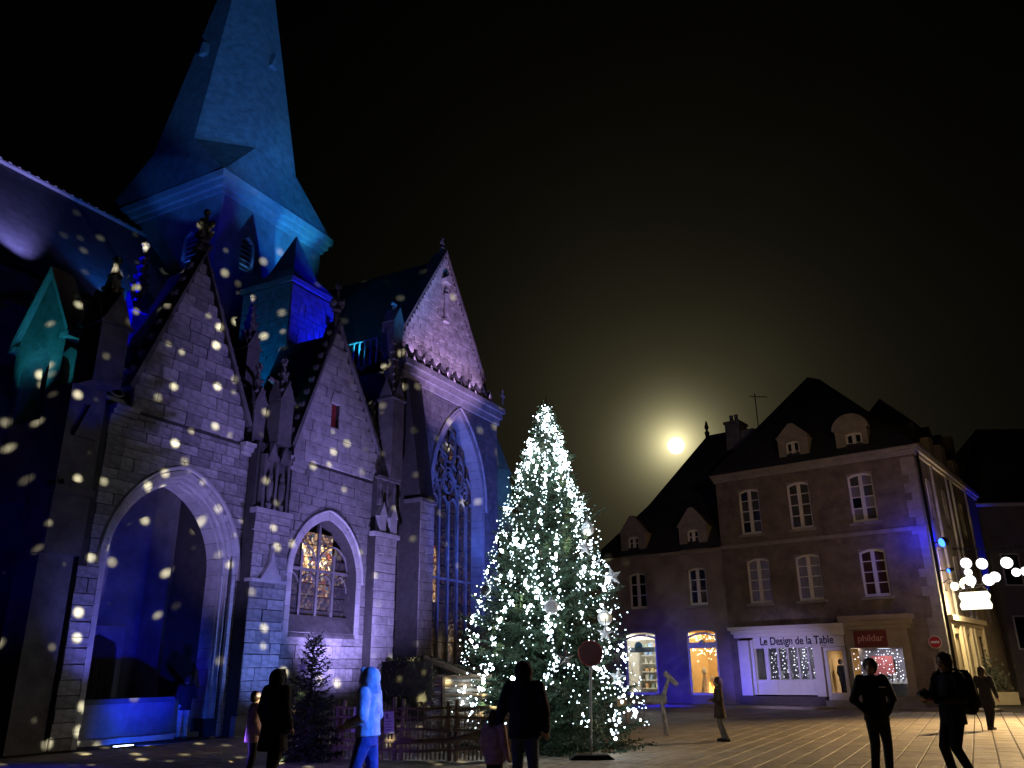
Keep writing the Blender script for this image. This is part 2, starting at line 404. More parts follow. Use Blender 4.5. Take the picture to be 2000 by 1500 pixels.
# moulded arch orders stepping back
for k, (a, h, y0, y1, w_) in enumerate([(2.35,2.85,-.03,.14,.14),(2.225,2.70,.07,.26,.12),(2.12,2.58,.2,.9,.10)]):
    voussoirs(porch_wall, PC, a, h, PS, w_, y0, y1, 7, jamb0=.5 if k else .0, name='voussoir')
m = MB()
for (a, h, y, r_) in ((2.42,2.95,-.04,.07),(2.235,2.70,.06,.045),(2.125,2.57,.19,.045),(2.03,2.47,.34,.04)): sweep_arch(m, PC, a, h, PS, 4.45 if a > 2.3 else .5, y, r_)
m.split('arch_moulding', STONE_L, church)
# gable coping with crockets and finial
m = MB()
for (xa, xb) in ((.75, 2.63), (5.15, 2.63)):
    za, zb = 9.35, G1APEX+.12
    dx, dz = xb-xa, zb-za; L_ = hypot(dx, dz); nx, nz_ = -dz/L_*(1 if xb > xa else -1), dx/L_*(1 if xb > xa else -1)
    m.prism([(xa, za), (xb, zb), (xb+nx*.0, zb+.16), (xa+nx*.16, za+nz_*.16)], 'y', -.14, .5)
    for k in range(1, 9):
        t = k/9; crocket(m, xa+dx*t+nx*.2, .1, za+dz*t+nz_*.2, 1.3)
m.build('gable_coping', STONE_D, church)
m = MB(); m.lathe(2.63, .1, [(.16,14.4),(.12,14.9),(.20,15.0),(.13,15.1),(.10,15.5),(.05,16.1)], 8)
for z in (14.75, 15.25, 15.65):
    for q in range(4): crocket(m, 2.63+.2*cos(q*pi/2+.4), .1+.2*sin(q*pi/2+.4), z, 1.3)
m.ball((2.63,.1,16.1), .12, 8, 5); m.build('gable_finial', STONE_D, church)
# porch interior
m = MB(); m.box(.0, 7.0, 4.2, 4.5, 0, 8.2); m.box(.004, .5, .9, 4.2, 0, 7.9); m.box(5.40, 6.9, 1.25, 4.2, 0, 7.9); m.box(.3, 5.2, .9, 4.4, 7.9, 8.2)
m.build('porch_interior', STONE_W, church)
m = MB(); m.box(.55, 5.35, 1.0, 4.2, .0, .98); m.build('porch_platform', STONE_W, church)
m = MB(); m.box(.5, 5.3, .86, 1.08, .985, 1.12); m.build('platform_nosing', STONE_D, church)
m = MB(); m.box(.7, 5.2, .62, .998, 0, .14); m.build('porch_step', STONE_L, church)
door = MB(); dc = 3.9
sliced_wall(door, 1.0, 3.2, lambda z: dc-.9, lambda z: dc+.9, [(dc, lambda z: arch_hw(.7,.55,2.4,z), 1.0, 2.95)], 4.08, .12); dsur = door.build('door_surround', STONE_L, church)
DOORW = mat('oak_door', (.09,.055,.03), var=.4, scale=5, bump=.3, stretch=(6,1,.5))
for i in range(6): MB().box(dc-.72+i*.24, dc-.72+i*.24+.23, 4.15, 4.19, 1.0, 3.0).build('door_plank', DOORW, dsur)
# cornice and openwork balustrade
def balustrade(s0, s1, n, z0, z1, k):
    m = MB(); y = -n; m.box(s0, s1, y-.09, y+.09, z1-.14, z1); m.box(s0, s1, y-.09, y+.09, z0, z0+.12)
    w = (s1-s0)/k
    for i in range(k+1): m.box(s0+i*w-.05, s0+i*w+.05, y-.07, y+.07, z0+.12, z1-.14)
    for i in range(k):
        cx, cz, r_ = s0+(i+.5)*w, (z0+z1)/2, min(w, z1-z0-.26)/2*.82
        m.tube([(cx+r_*cos(t*pi/8), y, cz+r_*sin(t*pi/8)) for t in range(17)], .035, 5)
        for q in range(4):
            a = pi/4 + q*pi/2; m.tube([(cx+r_*cos(a), y, cz+r_*sin(a)), (cx+.3*r_*cos(a+.5), y, cz+.3*r_*sin(a+.5)), (cx, y, cz)], [.04,.03,.02], 5)
    return m.build('balustrade', STONE, church)
def cornice(s0, s1, n, z0):
    m = MB(); y = -n; m.box(s0, s1, y-.10, y+.3, z0, z0+.12); m.box(s0, s1, y-.20, y+.3, z0+.13, z0+.26); m.box(s0, s1, y-.28, y+.3, z0+.27, z0+.40)
    return m.build('cornice', STONE, church)
cornice(.2, .95, 0, 8.36); cornice(4.95, 7.15, 0, 8.40); cornice(7.2, 7.9, .02, 8.36)
balustrade(.1, 1.0, -.3, 8.95, 10.0, 1); balustrade(5.0, 7.6, -.3, 8.95, 10.0, 3); balustrade(11.3, 13.4, -.3, 8.95, 10.0, 2)
# --- buttress between porch and window
bw = MB(); bw.box(5.42, 6.95, -.5, 1.2, 0, 6.6); bw.box(5.42, 6.95, -.35, 1.2, 6.6, 8.9)
butt = bw.build('buttress', MORTAR, church)
courses(butt, 0, 6.55, lambda z: 5.42, lambda z: 6.95, [], -.5, True, .26, .4, .4, .8)
m = MB(); m.box(5.36, 7.0, -.60, -.3, 6.55, 6.72); m.box(5.40, 6.98, -.62, -.3, 4.42, 4.52)
m.prism([(5.75,4.52),(6.65,4.52),(6.3,5.05),(6.2,5.5),(6.1,5.05)], 'y', -.66, -.5); m.ball((6.2,-.6,5.55), .1, 6, 5)
m.box(5.30, 7.05, -.6, -.4, .0, .55)
m.split('buttress_moulding', STONE_L, church)
m = MB(); m.box(5.62, 6.75, -.42, -.34, 6.75, 8.3)
for x in (5.62, 6.16, 6.7): m.box(x-.05, x+.05, -.56, -.36, 6.72, 8.5)
for x in (5.9, 6.45): m.prism([(x-.25,8.3),(x+.25,8.3),(x,8.95)], 'y', -.6, -.4); m.lathe(x, -.5, [(.1,6.74),(.13,6.9),(.05,7.0),(.12,7.2),(.13,7.6),(.07,7.72),(.1,7.8),(.02,8.0)], 8)
m.build('canopied_niche', STONE_D, church)
pinnacle(church, 6.25, .35, 8.9, 12.1, .62, STONE_D); pinnacle(church, 5.55, -.1, 8.9, 11.75, .5, STONE_D)
m = MB(); m.box(6.98, 7.10, -.30, -.18, 0, 8.3); m.build('drainpipe', IRON, church)
# --- window bay (s 7..13.5)
WC, WA, WH, WS, WB = 9.5, 1.72, 2.02, 4.9, 2.9
hole_w = (WC, lambda z: arch_hw(WA, WH, WS, z), WB, WS+WH)
def g2l(z): return 7.0 if z < 8.8 else 7.4 + (9.3-7.4)*max(0, z-9.3)/(14.45-9.3)
def g2r(z): return 13.55 if z < 8.8 else 12.55 + (9.3-12.55)*max(0, z-9.3)/(14.45-9.3)
ww = MB(); sliced_wall(ww, 0, 8.8, g2l, g2r, [hole_w], 0, .6)
SL = (9.45, lambda z: .22, 10.3, 11.35)
sliced_wall(ww, 8.8, 14.45, g2l, g2r, [SL], 0, .5)
window_wall = ww.build('window_wall', MORTAR, church)
courses(window_wall, 0, 8.75, g2l, g2r, [(WC, lambda z: arch_hw(WA+.24, WH+.3, WS, z), WB, WS+WH+.3)], 0, True, .28, .44, .38, .95, proud=.025)
courses(window_wall, 8.85, 14.2, g2l, g2r, [SL], 0, False, .3, .45, .4, .9)
voussoirs(window_wall, WC, WA+.25, WH+.3, WS, .25, -.035, .62, 6, jamb0=WB, mt=STONE_L)
m = MB(); sweep_arch(m, WC, WA+.30, WH+.36, WS, WS-.1, -.05, .055); m.build('hood_mould', STONE_L, church, smooth=True)
m = MB(); m.prism([(-.09,2.86),(-.06,2.96),(.36,3.62),(.62,3.62),(.62,2.86)], 'x', WC-WA+.004, WC+WA-.004); m.build('sloping_sill', STONE_D, church)
RED = mat('red_shutter', (.22,.03,.025), var=.2, scale=4)
MB().box(9.24, 9.66, .12, .2, 10.3, 11.35).build('slit_shutter', RED, church)
m = MB(); m.prism([(9.1,11.35),(9.8,11.35),(9.65,11.75),(9.25,11.75)], 'y', -.08, .1); m.build('slit_lintel', STONE_L, church)
m = MB()
for (xa, xb) in ((7.35, 9.3), (12.6, 9.3)):
    za, zb = 9.2, 14.6; dx, dz = xb-xa, zb-za; L_ = hypot(dx, dz); sg = 1 if xb > xa else -1; nx, nz_ = -dz/L_*sg, dx/L_*sg
    m.prism([(xa, za), (xb, zb), (xb, zb+.16), (xa+nx*.16, za+nz_*.16)], 'y', -.14, .5)
    for k in range(1, 10): t = k/10; crocket(m, xa+dx*t+nx*.2, .1, za+dz*t+nz_*.2, 1.25)
m.lathe(9.3, .1, [(.15,14.5),(.1,15.1),(.2,15.2),(.1,15.35),(.07,15.9),(.04,16.2)], 8)
for q in range(4): crocket(m, 9.3+.22*cos(q*pi/2), .1+.22*sin(q*pi/2), 15.5, 1.5)
m.ball((9.3,.1,16.25), .14, 8, 5)
m.build('gable_coping', STONE_D, church)
# stained glass: four lights, transom, tracery
def stained(name, lit, seed):
    m = bpy.data.materials.new(name); m.use_nodes = True; nt = m.node_tree; p = nt.nodes['Principled BSDF']
    tc = N(nt, 'ShaderNodeTexCoord'); mp = N(nt, 'ShaderNodeMapping'); mp.inputs['Location'].default_value = (seed, seed*2.3, seed*.7); nt.links.new(tc.outputs['Object'], mp.inputs[0])
    vo = N(nt, 'ShaderNodeTexVoronoi'); vo.inputs['Scale'].default_value = 9; nt.links.new(mp.outputs[0], vo.inputs['Vector'])
    ed = N(nt, 'ShaderNodeTexVoronoi', feature='DISTANCE_TO_EDGE'); ed.inputs['Scale'].default_value = 9; nt.links.new(mp.outputs[0], ed.inputs['Vector'])
    sep = N(nt, 'ShaderNodeSeparateColor'); nt.links.new(vo.outputs['Color'], sep.inputs[0])
    rp = N(nt, 'ShaderNodeValToRGB'); nt.links.new(sep.outputs[0], rp.inputs[0]); rp.color_ramp.interpolation = 'CONSTANT'
    e = rp.color_ramp.elements; e[0].position = 0; e[0].color = (.28,.06,.02,1); e[1].position = .12; e[1].color = (.9,.52,.2,1)
    for ps, cc in ((.34,(1,.8,.5,1)),(.5,(.3,.16,.07,1)),(.66,(.85,.45,.15,1)),(.8,(.1,.07,.06,1)),(.93,(.1,.13,.2,1))): q = e.new(ps); q.color = cc
    lead = math_node(nt, 'GREATER_THAN', ed.outputs['Distance'], .045)
    st = math_node(nt, 'MULTIPLY', math_node(nt, 'MULTIPLY', lead, math_node(nt, 'ADD', sep.outputs[1], .15)), lit)
    nt.links.new(rp.outputs[0], p.inputs['Emission Color']); nt.links.new(st, p.inputs['Emission Strength'])
    p.inputs['Base Color'].default_value = (.03,.03,.035,1); p.inputs['Roughness'].default_value = .25
    return m
SG = {0: stained('unlit_stained_glass', .04, 1), 1: stained('faint_stained_glass', .18, 2), 2: stained('glowing_stained_glass', .7, 3), 3: stained('bright_stained_glass', 2.4, 4)}
tr = MB(); x0 = WC-WA
for i in range(1, 4):
    x = x0 + i*WA/2; top = WS + (1.9 if i == 2 else .9); tr.box(x-.055, x+.055, .36, .50, WB, top)
tr.box(WC-WA, WC+WA, .37, .49, 5.12, 5.22)
for i in range(4):
    c = x0 + (i+.5)*WA/2; sweep_arch(tr, c, WA/4-.03, .5, 4.55, 4.5, .43, .03, 5, 6)
for c in (WC-WA/2, WC+WA/2): sweep_arch(tr, c, WA/2-.02, .9, 5.2, 5.15, .43, .04, 5, 8)
tracery = tr.build('stained_glass_window', STONE_D, church)
lit_map = [[0,0,0,0],[1,1,1,0],[1,2,2,1],[1,3,3,1],[1,3,3,2],[2,2,2,1],[0,2,2,0]]
rows = 9
for r_ in range(rows):
    za = WB + .05 + r_*(WS+WH-WB)/rows; zb = za + (WS+WH-WB)/rows - .03
    for i in range(4):
        xa = x0 + i*WA/2 + .06; xb = xa + WA/2 - .12; hw = arch_hw(WA, WH, WS, zb)
        xa = max(xa, WC-hw+.03); xb = min(xb, WC+hw-.03)
        if xb - xa < .06: continue
        lv = [[0,0,0,0],[0,0,0,0],[0,1,1,0],[0,1,2,0],[0,2,2,1],[0,3,3,0],[1,3,3,1],[0,2,2,0],[0,2,2,0]][r_][i]
        MB().box(xa, xb, .44, .455, za, zb).build('pane', SG[lv], tracery)
# small buttress closing the bay
bw = MB(); bw.box(11.75, 13.1, -.4, .3, 0, 6.7); bw.box(11.9, 13.0, -.25, .3, 6.7, 8.9); b2 = bw.build('buttress', MORTAR, church)
courses(b2, 0, 6.65, lambda z: 11.75, lambda z: 13.1, [], -.4, False, .28, .44, .38, .7, proud=.025)
m = MB(); m.box(11.6, 13.2, -.5, -.2, 6.66, 6.82)
for x in (12.1, 12.8): m.box(x-.2, x+.2, -.47, -.25, 6.83, 7.45); m.prism([(x-.24,7.45),(x+.24,7.45),(x,8.0)], 'y', -.5, -.25)
m.split('buttress_moulding', STONE_L, church)
m = MB(); m.box(11.9, 13.0, -.32, -.26, 7.9, 8.9); m.box(11.8, 13.1, -.5, -.2, 8.9, 9.02)
for x in (12.0, 12.45, 12.9): m.lathe(x, -.36, [(.07,7.9),(.1,8.1),(.05,8.4),(.09,8.7),(.05,8.9)], 6)
m.build('canopied_niche', STONE_D, church)
pinnacle(church, 12.7, .2, 9.0, 15.2, .75, STONE_D, .45); pinnacle(church, 12.1, -.35, 9.0, 12.3, .5, STONE_D)
# --- aisle roofs, upper nave wall, flyers
m = MB()
m.add([(-9,2.6,9.0),(13.6,2.6,9.0),(13.6,5.8,11.0),(-9,5.8,11.0)], [(0,1,2,3)])
m.build('aisle_roof', SLATE, church)
# transverse gable roofs behind the two gables
m = MB()
for (c, hl, hr, apex, zb, dp) in ((2.63,1.9,2.5,14.1,9.3,1.5),(9.3,1.9,3.2,14.2,9.3,2.9)):
    m.add([(c-hl,.5,zb),(c,.5,apex),(c+hr,.5,zb),(c-hl,dp,zb),(c,dp,apex),(c+hr,dp,zb)], [(0,1,4,3),(1,2,5,4),(3,4,5)])
m.build('gable_roofs', SLATE, church)
m = MB(); m.box(-9, 9.5, 5.8, 6.4, 8.5, 14.3); m.build('nave_wall', STONE_W, church)
m = MB(); m.add([(-9,5.5,14.2),(9.3,5.5,14.4),(9.3,12,21.6),(-9,12,21.55),(-9,18.5,14.2),(9.3,18.5,14.4)], [(0,1,2,3),(3,2,5,4)]); m.build('nave_roof', SLATE, church)
m = MB(); m.tube([(-9,12,21.6),(9.3,12,21.65)], .12, 6)
for k in range(46): m.box(-9+k*.4, -9+k*.4+.12, 11.93, 12.07, 21.66, 21.78)
m.build('ridge_tiles', STONE_L, church)
def flyer(s, n0, z0, n1, z1, mt):
    m = MB(); P = []
    for k in range(9):
        t = k/8; P.append((s, -(n0+(n1-n0)*t), z0+(z1-z0)*sin(t*pi/2)))
    m.tube(P, .16, 6); m.tube([(p[0], p[1], p[2]+.3) for p in P], .09, 5)
    for p in P[::2]: m.box(s-.05, s+.05, p[1]-.05, p[1]+.05, p[2], p[2]+.3)
    return m.build('flying_buttress', mt, church)
flyer(6.3, .2, 9.9, -5.8, 13.0, STONE); flyer(12.6, .1, 9.9, -5.4, 13.0, STONE); flyer(-.4, .2, 9.9, -5.6, 12.8, STONE); 
flyer(10.6, -1.5, 10.0, -5.8, 12.6, STONE)
m = MB()     # low arched links seen between the gables
for (s0, s1, z, n) in ((.75,2.3,11.2,-1.6),(6.5,7.6,11.6,-.6),(11.9,12.9,11.9,-.6)):
    m.tube([(s0+(s1-s0)*t/8, -n, z-1.3*(t/8)**2.2) for t in range(9)], .09, 6)
m.build('arched_struts', STONE, church)
pinnacle(church, 2.3, -2.5, 9.3, 15.5, .62, STONE, .42); pinnacle(church, 6.75, -2.0, 9.0, 15.3, .6, STONE_D, .35)
# --- west side: corner buttress, gabled stair head, set back wall
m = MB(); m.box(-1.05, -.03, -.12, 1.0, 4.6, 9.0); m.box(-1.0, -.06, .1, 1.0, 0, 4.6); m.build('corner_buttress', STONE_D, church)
m = MB(); m.box(-.9, -.1, -.22, -.1, 6.3, 6.42); m.box(-1.1, 0.0, -.24, .2, 6.1, 6.28); m.prism([(-.85,7.6),(-.2,7.6),(-.52,8.5)], 'y', -.24, -.1); m.split('buttress_moulding', STONE_D, church)
pinnacle(church, -.5, .3, 9.0, 12.9, .85, STONE_D, .55)
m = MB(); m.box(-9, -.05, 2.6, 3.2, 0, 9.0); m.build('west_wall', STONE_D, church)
gh = MB()
sliced_wall(gh, 8.2, 10.55, lambda z: .62, lambda z: 2.8, [(1.75, lambda z: arch_hw(.62,.75,9.65,z), 8.2, 10.4)], 0, .6)
sliced_wall(gh, 10.55, 12.6, lambda z: .62+(1.75-.62)*(z-10.55)/2.05, lambda z: 2.8+(1.75-2.8)*(z-10.55)/2.05, [], 0, .6)
gh.v = [(-1.0+y, x, z) for (x, y, z) in gh.v]
gh.build('gabled_stair_head', STONE, church)
m = MB()
for (ya, yb) in ((.45,1.75),(2.98,1.75)):
    m.prism([(ya,10.5),(yb,12.65),(yb,12.85),(ya-.0,10.68)], 'x', -1.12, -.4)
m.box(-1.12,-.4,.35,.75,10.42,10.55); m.box(-1.12,-.4,2.7,3.1,10.42,10.55)
m.build('stair_head_coping', STONE_L, church)
m = MB(); m.box(-.99, -.05, .7, 2.75, 6.0, 8.2); m.box(-.12,-.05,.7,2.75,8.2,11.0); m.build('stair_head_base', STONE_D, church)
# --- tower and spire
TS0, TS1, TN = 8.9, 15.6, -7.0; TY0, TY1 = 7.0, 14.7
tw = MB(); tc_ = ((TS0+TS1)/2, (TY0+TY1)/2)
sliced_wall(tw, 8, 22.7, lambda z: TS0, lambda z: TS1, [(10.75, lambda z: arch_hw(.42,.5,20.6,z), 19.3, 21.1)], TY0, .5)
lw = MB(); sliced_wall(lw, 8, 22.7, lambda z: -TY1, lambda z: -TY0, [(-8.75, lambda z: arch_hw(.42,.5,20.5,z), 19.2, 21.0)], 0, .5)
tw.v += [(TS0+y, -x, z) for (x, y, z) in lw.v]; off = len(tw.v)-len(lw.v); tw.f += [tuple(i+off for i in f) for f in lw.f]; tw.mi += lw.mi
tw.add([(TS1,TY0,8),(TS1,TY1,8),(TS1,TY1,22.7),(TS1,TY0,22.7),(TS0,TY1,8),(TS0,TY1,22.7)], [(0,1,2,3),(1,4,5,2)])
tower = tw.build('tower', STONE_T, church)
m = MB(); m.box(TS0+.6, TS1-.6, TY0+.6, TY1-.6, 8, 22.6); m.build('belfry_core', STONE_D, tower)
for k, (o_, z_) in enumerate(((.12,22.5),(.28,22.75),(.45,23.05))): MB().box(TS0-o_, TS1+o_, TY0-o_, TY1+o_, z_, z_+(.24 if k < 2 else .36)).build('cornice_course', STONE_L, tower)
LOUV = mat('louvre_boards', (.5,.5,.5), var=.15, scale=4)
for (fx) in (0, 1):
    for k in range(6):
        z = 19.4 + k*.26; m = MB()
        if fx == 0: m.add([(10.36,TY0+.15,z),(11.14,TY0+.15,z),(11.14,TY0+.35,z+.16),(10.36,TY0+.35,z+.16)], [(0,1,2,3)])
        else: m.add([(TS0+.15,8.36,z-.1),(TS0+.15,9.14,z-.1),(TS0+.35,9.14,z+.06),(TS0+.35,8.36,z+.06)], [(0,1,2,3)])
        m.v = m.v + [(x, y, q-.04) for x, y, q in m.v]; m.f += [(7,6,5,4),(0,4,5,1),(1,5,6,2),(2,6,7,3),(3,7,4,0)]; m.mi += [0]*5
        m.build('louvre', LOUV, tower)
sp = MB(); cx, cy = tc_; cy -= .1
def octo(r, z): return [(cx + r/cos(pi/8)*cos(pi/8+i*pi/4), cy + r/cos(pi/8)*sin(pi/8+i*pi/4), z) for i in range(8)]
A, B_ = octo(3.45, 26.2), octo(.05, 46.5)
sp.add(A+B_, [(i, (i+1) % 8, (i+1) % 8+8, i+8) for i in range(8)])
sqv = [(TS1+.35,TY1+.35,23.42),(TS0-.35,TY1+.35,23.42),(TS0-.35,TY0-.35,23.42),(TS1+.35,TY0-.35,23.42)]
o0 = octo(3.85, 23.42)
# broaches: square eaves drawn up to the octagon
for q in range(4):
    a = 2*q; i0, i1 = a, (a+1) % 8
    sp.add([sqv[q], A[i0], A[i1]], [(0,1,2)])
    nxt = (q+1) % 4
    sp.add([sqv[q], sqv[nxt], A[(i1+1) % 8], A[i1]], [(0,1,2,3)])
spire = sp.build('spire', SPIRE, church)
for az in range(8):
    a = az*pi/4; m = MB(); r_ = 2.33; z = 32.8
    if az in (4,6):
        c, s_ = cos(a), sin(a)
        def T(u, v, w): return (cx + c*(r_+v) - s_*u, cy + s_*(r_+v) + c*u, z+w)
        m.add([T(-.24,.0,-.3),T(.24,.0,-.3),T(-.24,.30,-.3),T(.24,.30,-.3),T(0,.30,.5),T(0,-.2,.7)], [(2,3,4),(0,2,4,5),(3,1,5,4),(0,1,3,2)])
        m.build('spire_lucarne', SPIRE, spire)
# --- stair turret with pyramid roof
tu = MB(); tu.box(9.7, 12.6, 3.0, 5.8, 9.0, 17.4); turret = tu.build('stair_turret', MORTAR, church)
courses(turret, 11.0, 17.35, lambda z: 9.7, lambda z: 12.6, [], 3.0, False, .26, .38, .3, .65)
tmp = empty('turret_west_face', (9.7, 5.8, 0), -pi/2, turret)
courses(tmp, 11.0, 17.35, lambda z: 0, lambda z: 2.8, [], 0, False, .26, .38, .3, .65)
m = MB(); m.box(9.58, 12.72, 2.88, 5.9, 17.38, 17.6); m.build('turret_cornice', STONE_L, church)
m = MB(); m.frustum((11.15,4.4,17.6,2.1,2.1),(11.15,4.4,18.5,1.05,1.05),4,pi/4,False); m.frustum((11.15,4.4,18.5,1.05,1.05),(11.15,4.4,20.6,.03,.03),4,pi/4); m.build('turret_roof', SLATE, church)
for z in (16.2, 15.3): MB().box(11.9,12.1,2.93,3.05,z,z+.42).build('turret_slit', IRON, church)
# --- transept
TC, TA, TH, TSp, TB = 18.35, 2.35, 4.2, 9.3, 2.1
hole_t = (TC, lambda z: arch_hw(TA, TH, TSp, z), TB, TSp+TH)
tm = MB(); sliced_wall(tm, 0, 13.8, lambda z: 13.6, lambda z: 22.0, [hole_t], 0, .9, .3)
tm.add([(13.6,0,0),(13.6,6,0),(13.6,6,14.2),(13.6,0,14.2)], [(0,1,2,3)]); tm.add([(22,0,0),(22,8,0),(22,8,14.2),(22,0,14.2)], [(0,1,2,3)])
transept = tm.build('transept_wall', MORTAR, church)
courses(transept, 0, 13.7, lambda z: 13.65, lambda z: 22.0, [(TC, lambda z: arch_hw(TA+.05, TH+.05, TSp, z), TB, TSp+TH)], 0, False, .26, .40, .35, .8)
voussoirs(transept, TC, TA+.02, TH+.02, TSp, .22, -.03, .82, 11, jamb0=TB)
m = MB(); sweep_arch(m, TC, TA+.12, TH+.16, TSp, TSp-.3, -.05, .07); m.build('hood_mould', STONE_L, church, smooth=True)
m = MB(); m.prism([(-.1,1.55),(.8,2.3),(.8,1.55)], 'x', TC-TA-.1, TC+TA+.1); m.build('sloping_sill', STONE_D, church)
tr = MB()
for i in range(1, 6):
    x = TC-TA+i*2*TA/6; tr.box(x-.07, x+.07, .5, .68, TB, 9.2 + (.3 if i in (2,4) else 0))
for i in range(6): sweep_arch(tr, TC-TA+(i+.5)*TA/3, TA/6-.02, .6, 8.8, 8.7, .58, .05, 5, 6)
for i in range(3): sweep_arch(tr, TC-TA+(i+.5)*2*TA/3, TA/3-.02, 1.3, 9.3, 9.2, .58, .07, 5, 8)
for (c, z, r_) in ((TC-.8,10.8,.5),(TC+.8,10.8,.5),(TC,11.9,.55),(TC-1.35,9.9,.3),(TC+1.35,9.9,.3),(TC,10.2,.4)):
    for q in range(4):
        a = q*pi/2 + .6; pts = [(c+r_*cos(a), .58, z+r_*1.35*sin(a)), (c+r_*.9*cos(a+.7), .58, z+r_*1.2*sin(a+.7)), (c+r_*.2*cos(a+1.2), .58, z+r_*.3*sin(a+1.2))]
        tr.tube(pts, [.07,.06,.04], 5)
    tr.tube([(c+r_*1.1*cos(t*pi/7), .58, z+r_*1.5*sin(t*pi/7)) for t in range(15)], .06, 5)
tr.box(TC-TA, TC+TA, .52, .66, 5.6, 5.7)
bigw = tr.build('tracery_window', STONE_W, church)
for i in range(6):
    for r_ in range(14):
        za = TB+.05+r_*.82; zb = za+.78; xa = TC-TA+i*TA/3+.08; xb = xa+TA/3-.16; hw = arch_hw(TA, TH, TSp, zb)
        xa = max(xa, TC-hw+.02); xb = min(xb, TC+hw-.02)
        if xb-xa < .05 or zb > TSp+TH: continue
        lv = 2 if (i in (0,1) and 3 <= r_ <= 5 and R.random() < .8) else (1 if R.random() < .06 else 0)
        MB().box(xa, xb, .60, .615, za, zb).build('pane', SG[lv], bigw)
m = MB()
for k, (o_, z_, h_) in enumerate(((.12,13.72,.3),(.24,14.03,.3),(.36,14.34,.26))): m.box(13.45, 22.0+o_*.8, -o_, .4, z_, z_+h_)
m.build('transept_cornice', STONE, church)
for k in range(12):     # pierced cresting along the parapet
    x = 13.75 + k*.66; m = MB()
    m.tube([(x-.26,-.12,14.6),(x-.24,-.12,14.85),(x-.08,-.12,15.1),(x,-.12,15.16),(x+.08,-.12,15.1),(x+.24,-.12,14.85),(x+.26,-.12,14.6)], .085, 5)
    m.ball((x,-.12,15.22), .09, 6, 4); m.ball((x-.24,-.12,14.98), .08, 6, 4); m.ball((x+.24,-.12,14.98), .08, 6, 4)
    m.build('cresting_trefoil', STONE_D, church)
GAP = 21.7
def g3l(z): return 13.85 if z < 16.1 else 14.3 + (17.8-14.3)*(z-16.1)/(GAP-16.1)
def g3r(z): return 22.0 if z < 16.0 else 21.6 + (17.8-21.6)*(z-16.0)/(GAP-16.0)
gm = MB(); sliced_wall(gm, 14.2, GAP, g3l, g3r, [], .6, .5); gable3 = gm.build('transept_gable', MORTAR, church)
courses(gable3, 14.3, GAP-.15, g3l, g3r, [], .6, False, .2, .34, .25, .6, proud=.035)
m = MB()
for (xa, xb) in ((14.15,17.8),(21.75,17.8)):
    za = 16.1; zb = GAP+.15; m.prism([(xa, za), (xb, zb), (xb, zb+.18), (xa, za+.22)], 'y', .5, 1.3)
m.lathe(17.8, .8, [(.14,21.8),(.1,22.1),(.16,22.2),(.06,22.35),(.05,22.8)], 8); m.box(17.6,18.0,.76,.84,22.45,22.55)
m.build('transept_coping', STONE_D, church)
m = MB()     # weathered relief of a figure under a canopy
m.prism([(17.5,20.1),(18.0,20.1),(18.05,20.3),(17.75,20.55),(17.45,20.3)], 'y', .3, .6); m.box(17.55,17.95,.35,.6,18.0,18.15)
m.lathe(17.75, .45, [(.12,18.15),(.17,18.4),(.13,19.0),(.18,19.5),(.07,19.62),(.1,19.75),(.03,19.95)], 8)
m.build('gable_statue', STONE_L, church)
m = MB(); m.add([(13.9,.9,15.6),(17.8,.9,21.6),(21.8,.9,15.6),(13.9,12,15.6),(17.8,12,21.6),(21.8,12,15.6)], [(0,1,4,3),(1,2,5,4)]); m.build('transept_roof', SLATE, church)
m = MB(); m.box(13.25,13.9,.25,.9,14.2,16.35); m.prism([(13.2,16.35),(13.95,16.35),(13.6,17.1)], 'y', .2, .95); m.ball((13.58,.55,17.15), .1, 6, 5); m.box(13.4,13.75,.5,.6,17.25,17.33); m.build('corner_turret', STONE, church)
for k in range(11): MB().box(13.32, 13.38, 1.2+k*.32, 1.26+k*.32, 14.5, 15.7).build('roof_railing_bar', ZINC, church)
m = MB(); m.tube([(13.35,1.2,15.72),(13.35,4.5,15.72)], .035, 5); m.build('roof_railing_rail', ZINC, church)
m = MB(); m.tube([(22.3,-.2,14.9),(22.3,-.2,15.7)], .05, 5); m.box(22.1,22.5,-.24,-.16,15.3,15.4); m.build('corner_cross', STONE_L, church)
# raking corner buttress of the transept
m = MB(); m.prism([(.0,0),(-1.05,0),(-1.05,8.4),(-.25,13.7),(.0,13.7)], 'x', 13.75, 14.75); tb = m.build('raking_buttress', MORTAR, church)
courses(tb, 0, 8.3, lambda z: 13.75, lambda z: 14.75, [], -1.05, False, .28, .42, .35, .6)
m = MB(); m.box(13.65, 14.85, -1.18, -.3, 8.25, 8.4); m.box(13.68, 14.82, -1.2, -.3, 0, .7); m.split('buttress_moulding', STONE_D, church)
# far chapel spirelet behind the tree
m = MB(); m.frustum((26,2.5,9,1.2,1.2),(26,2.5,12.3,1.0,1.0),8); m.frustum((26,2.5,12.3,1.1,1.1),(26,2.5,14.6,.18,.18),8); m.lathe(26,2.5,[(.18,14.6),(.12,15.4),(.22,15.45),(.08,15.6),(.03,16.6)],8)
m.box(22.3, 29, 1.5, 6, 0, 5.0)
m.build('east_chapel', STONE_W, church)

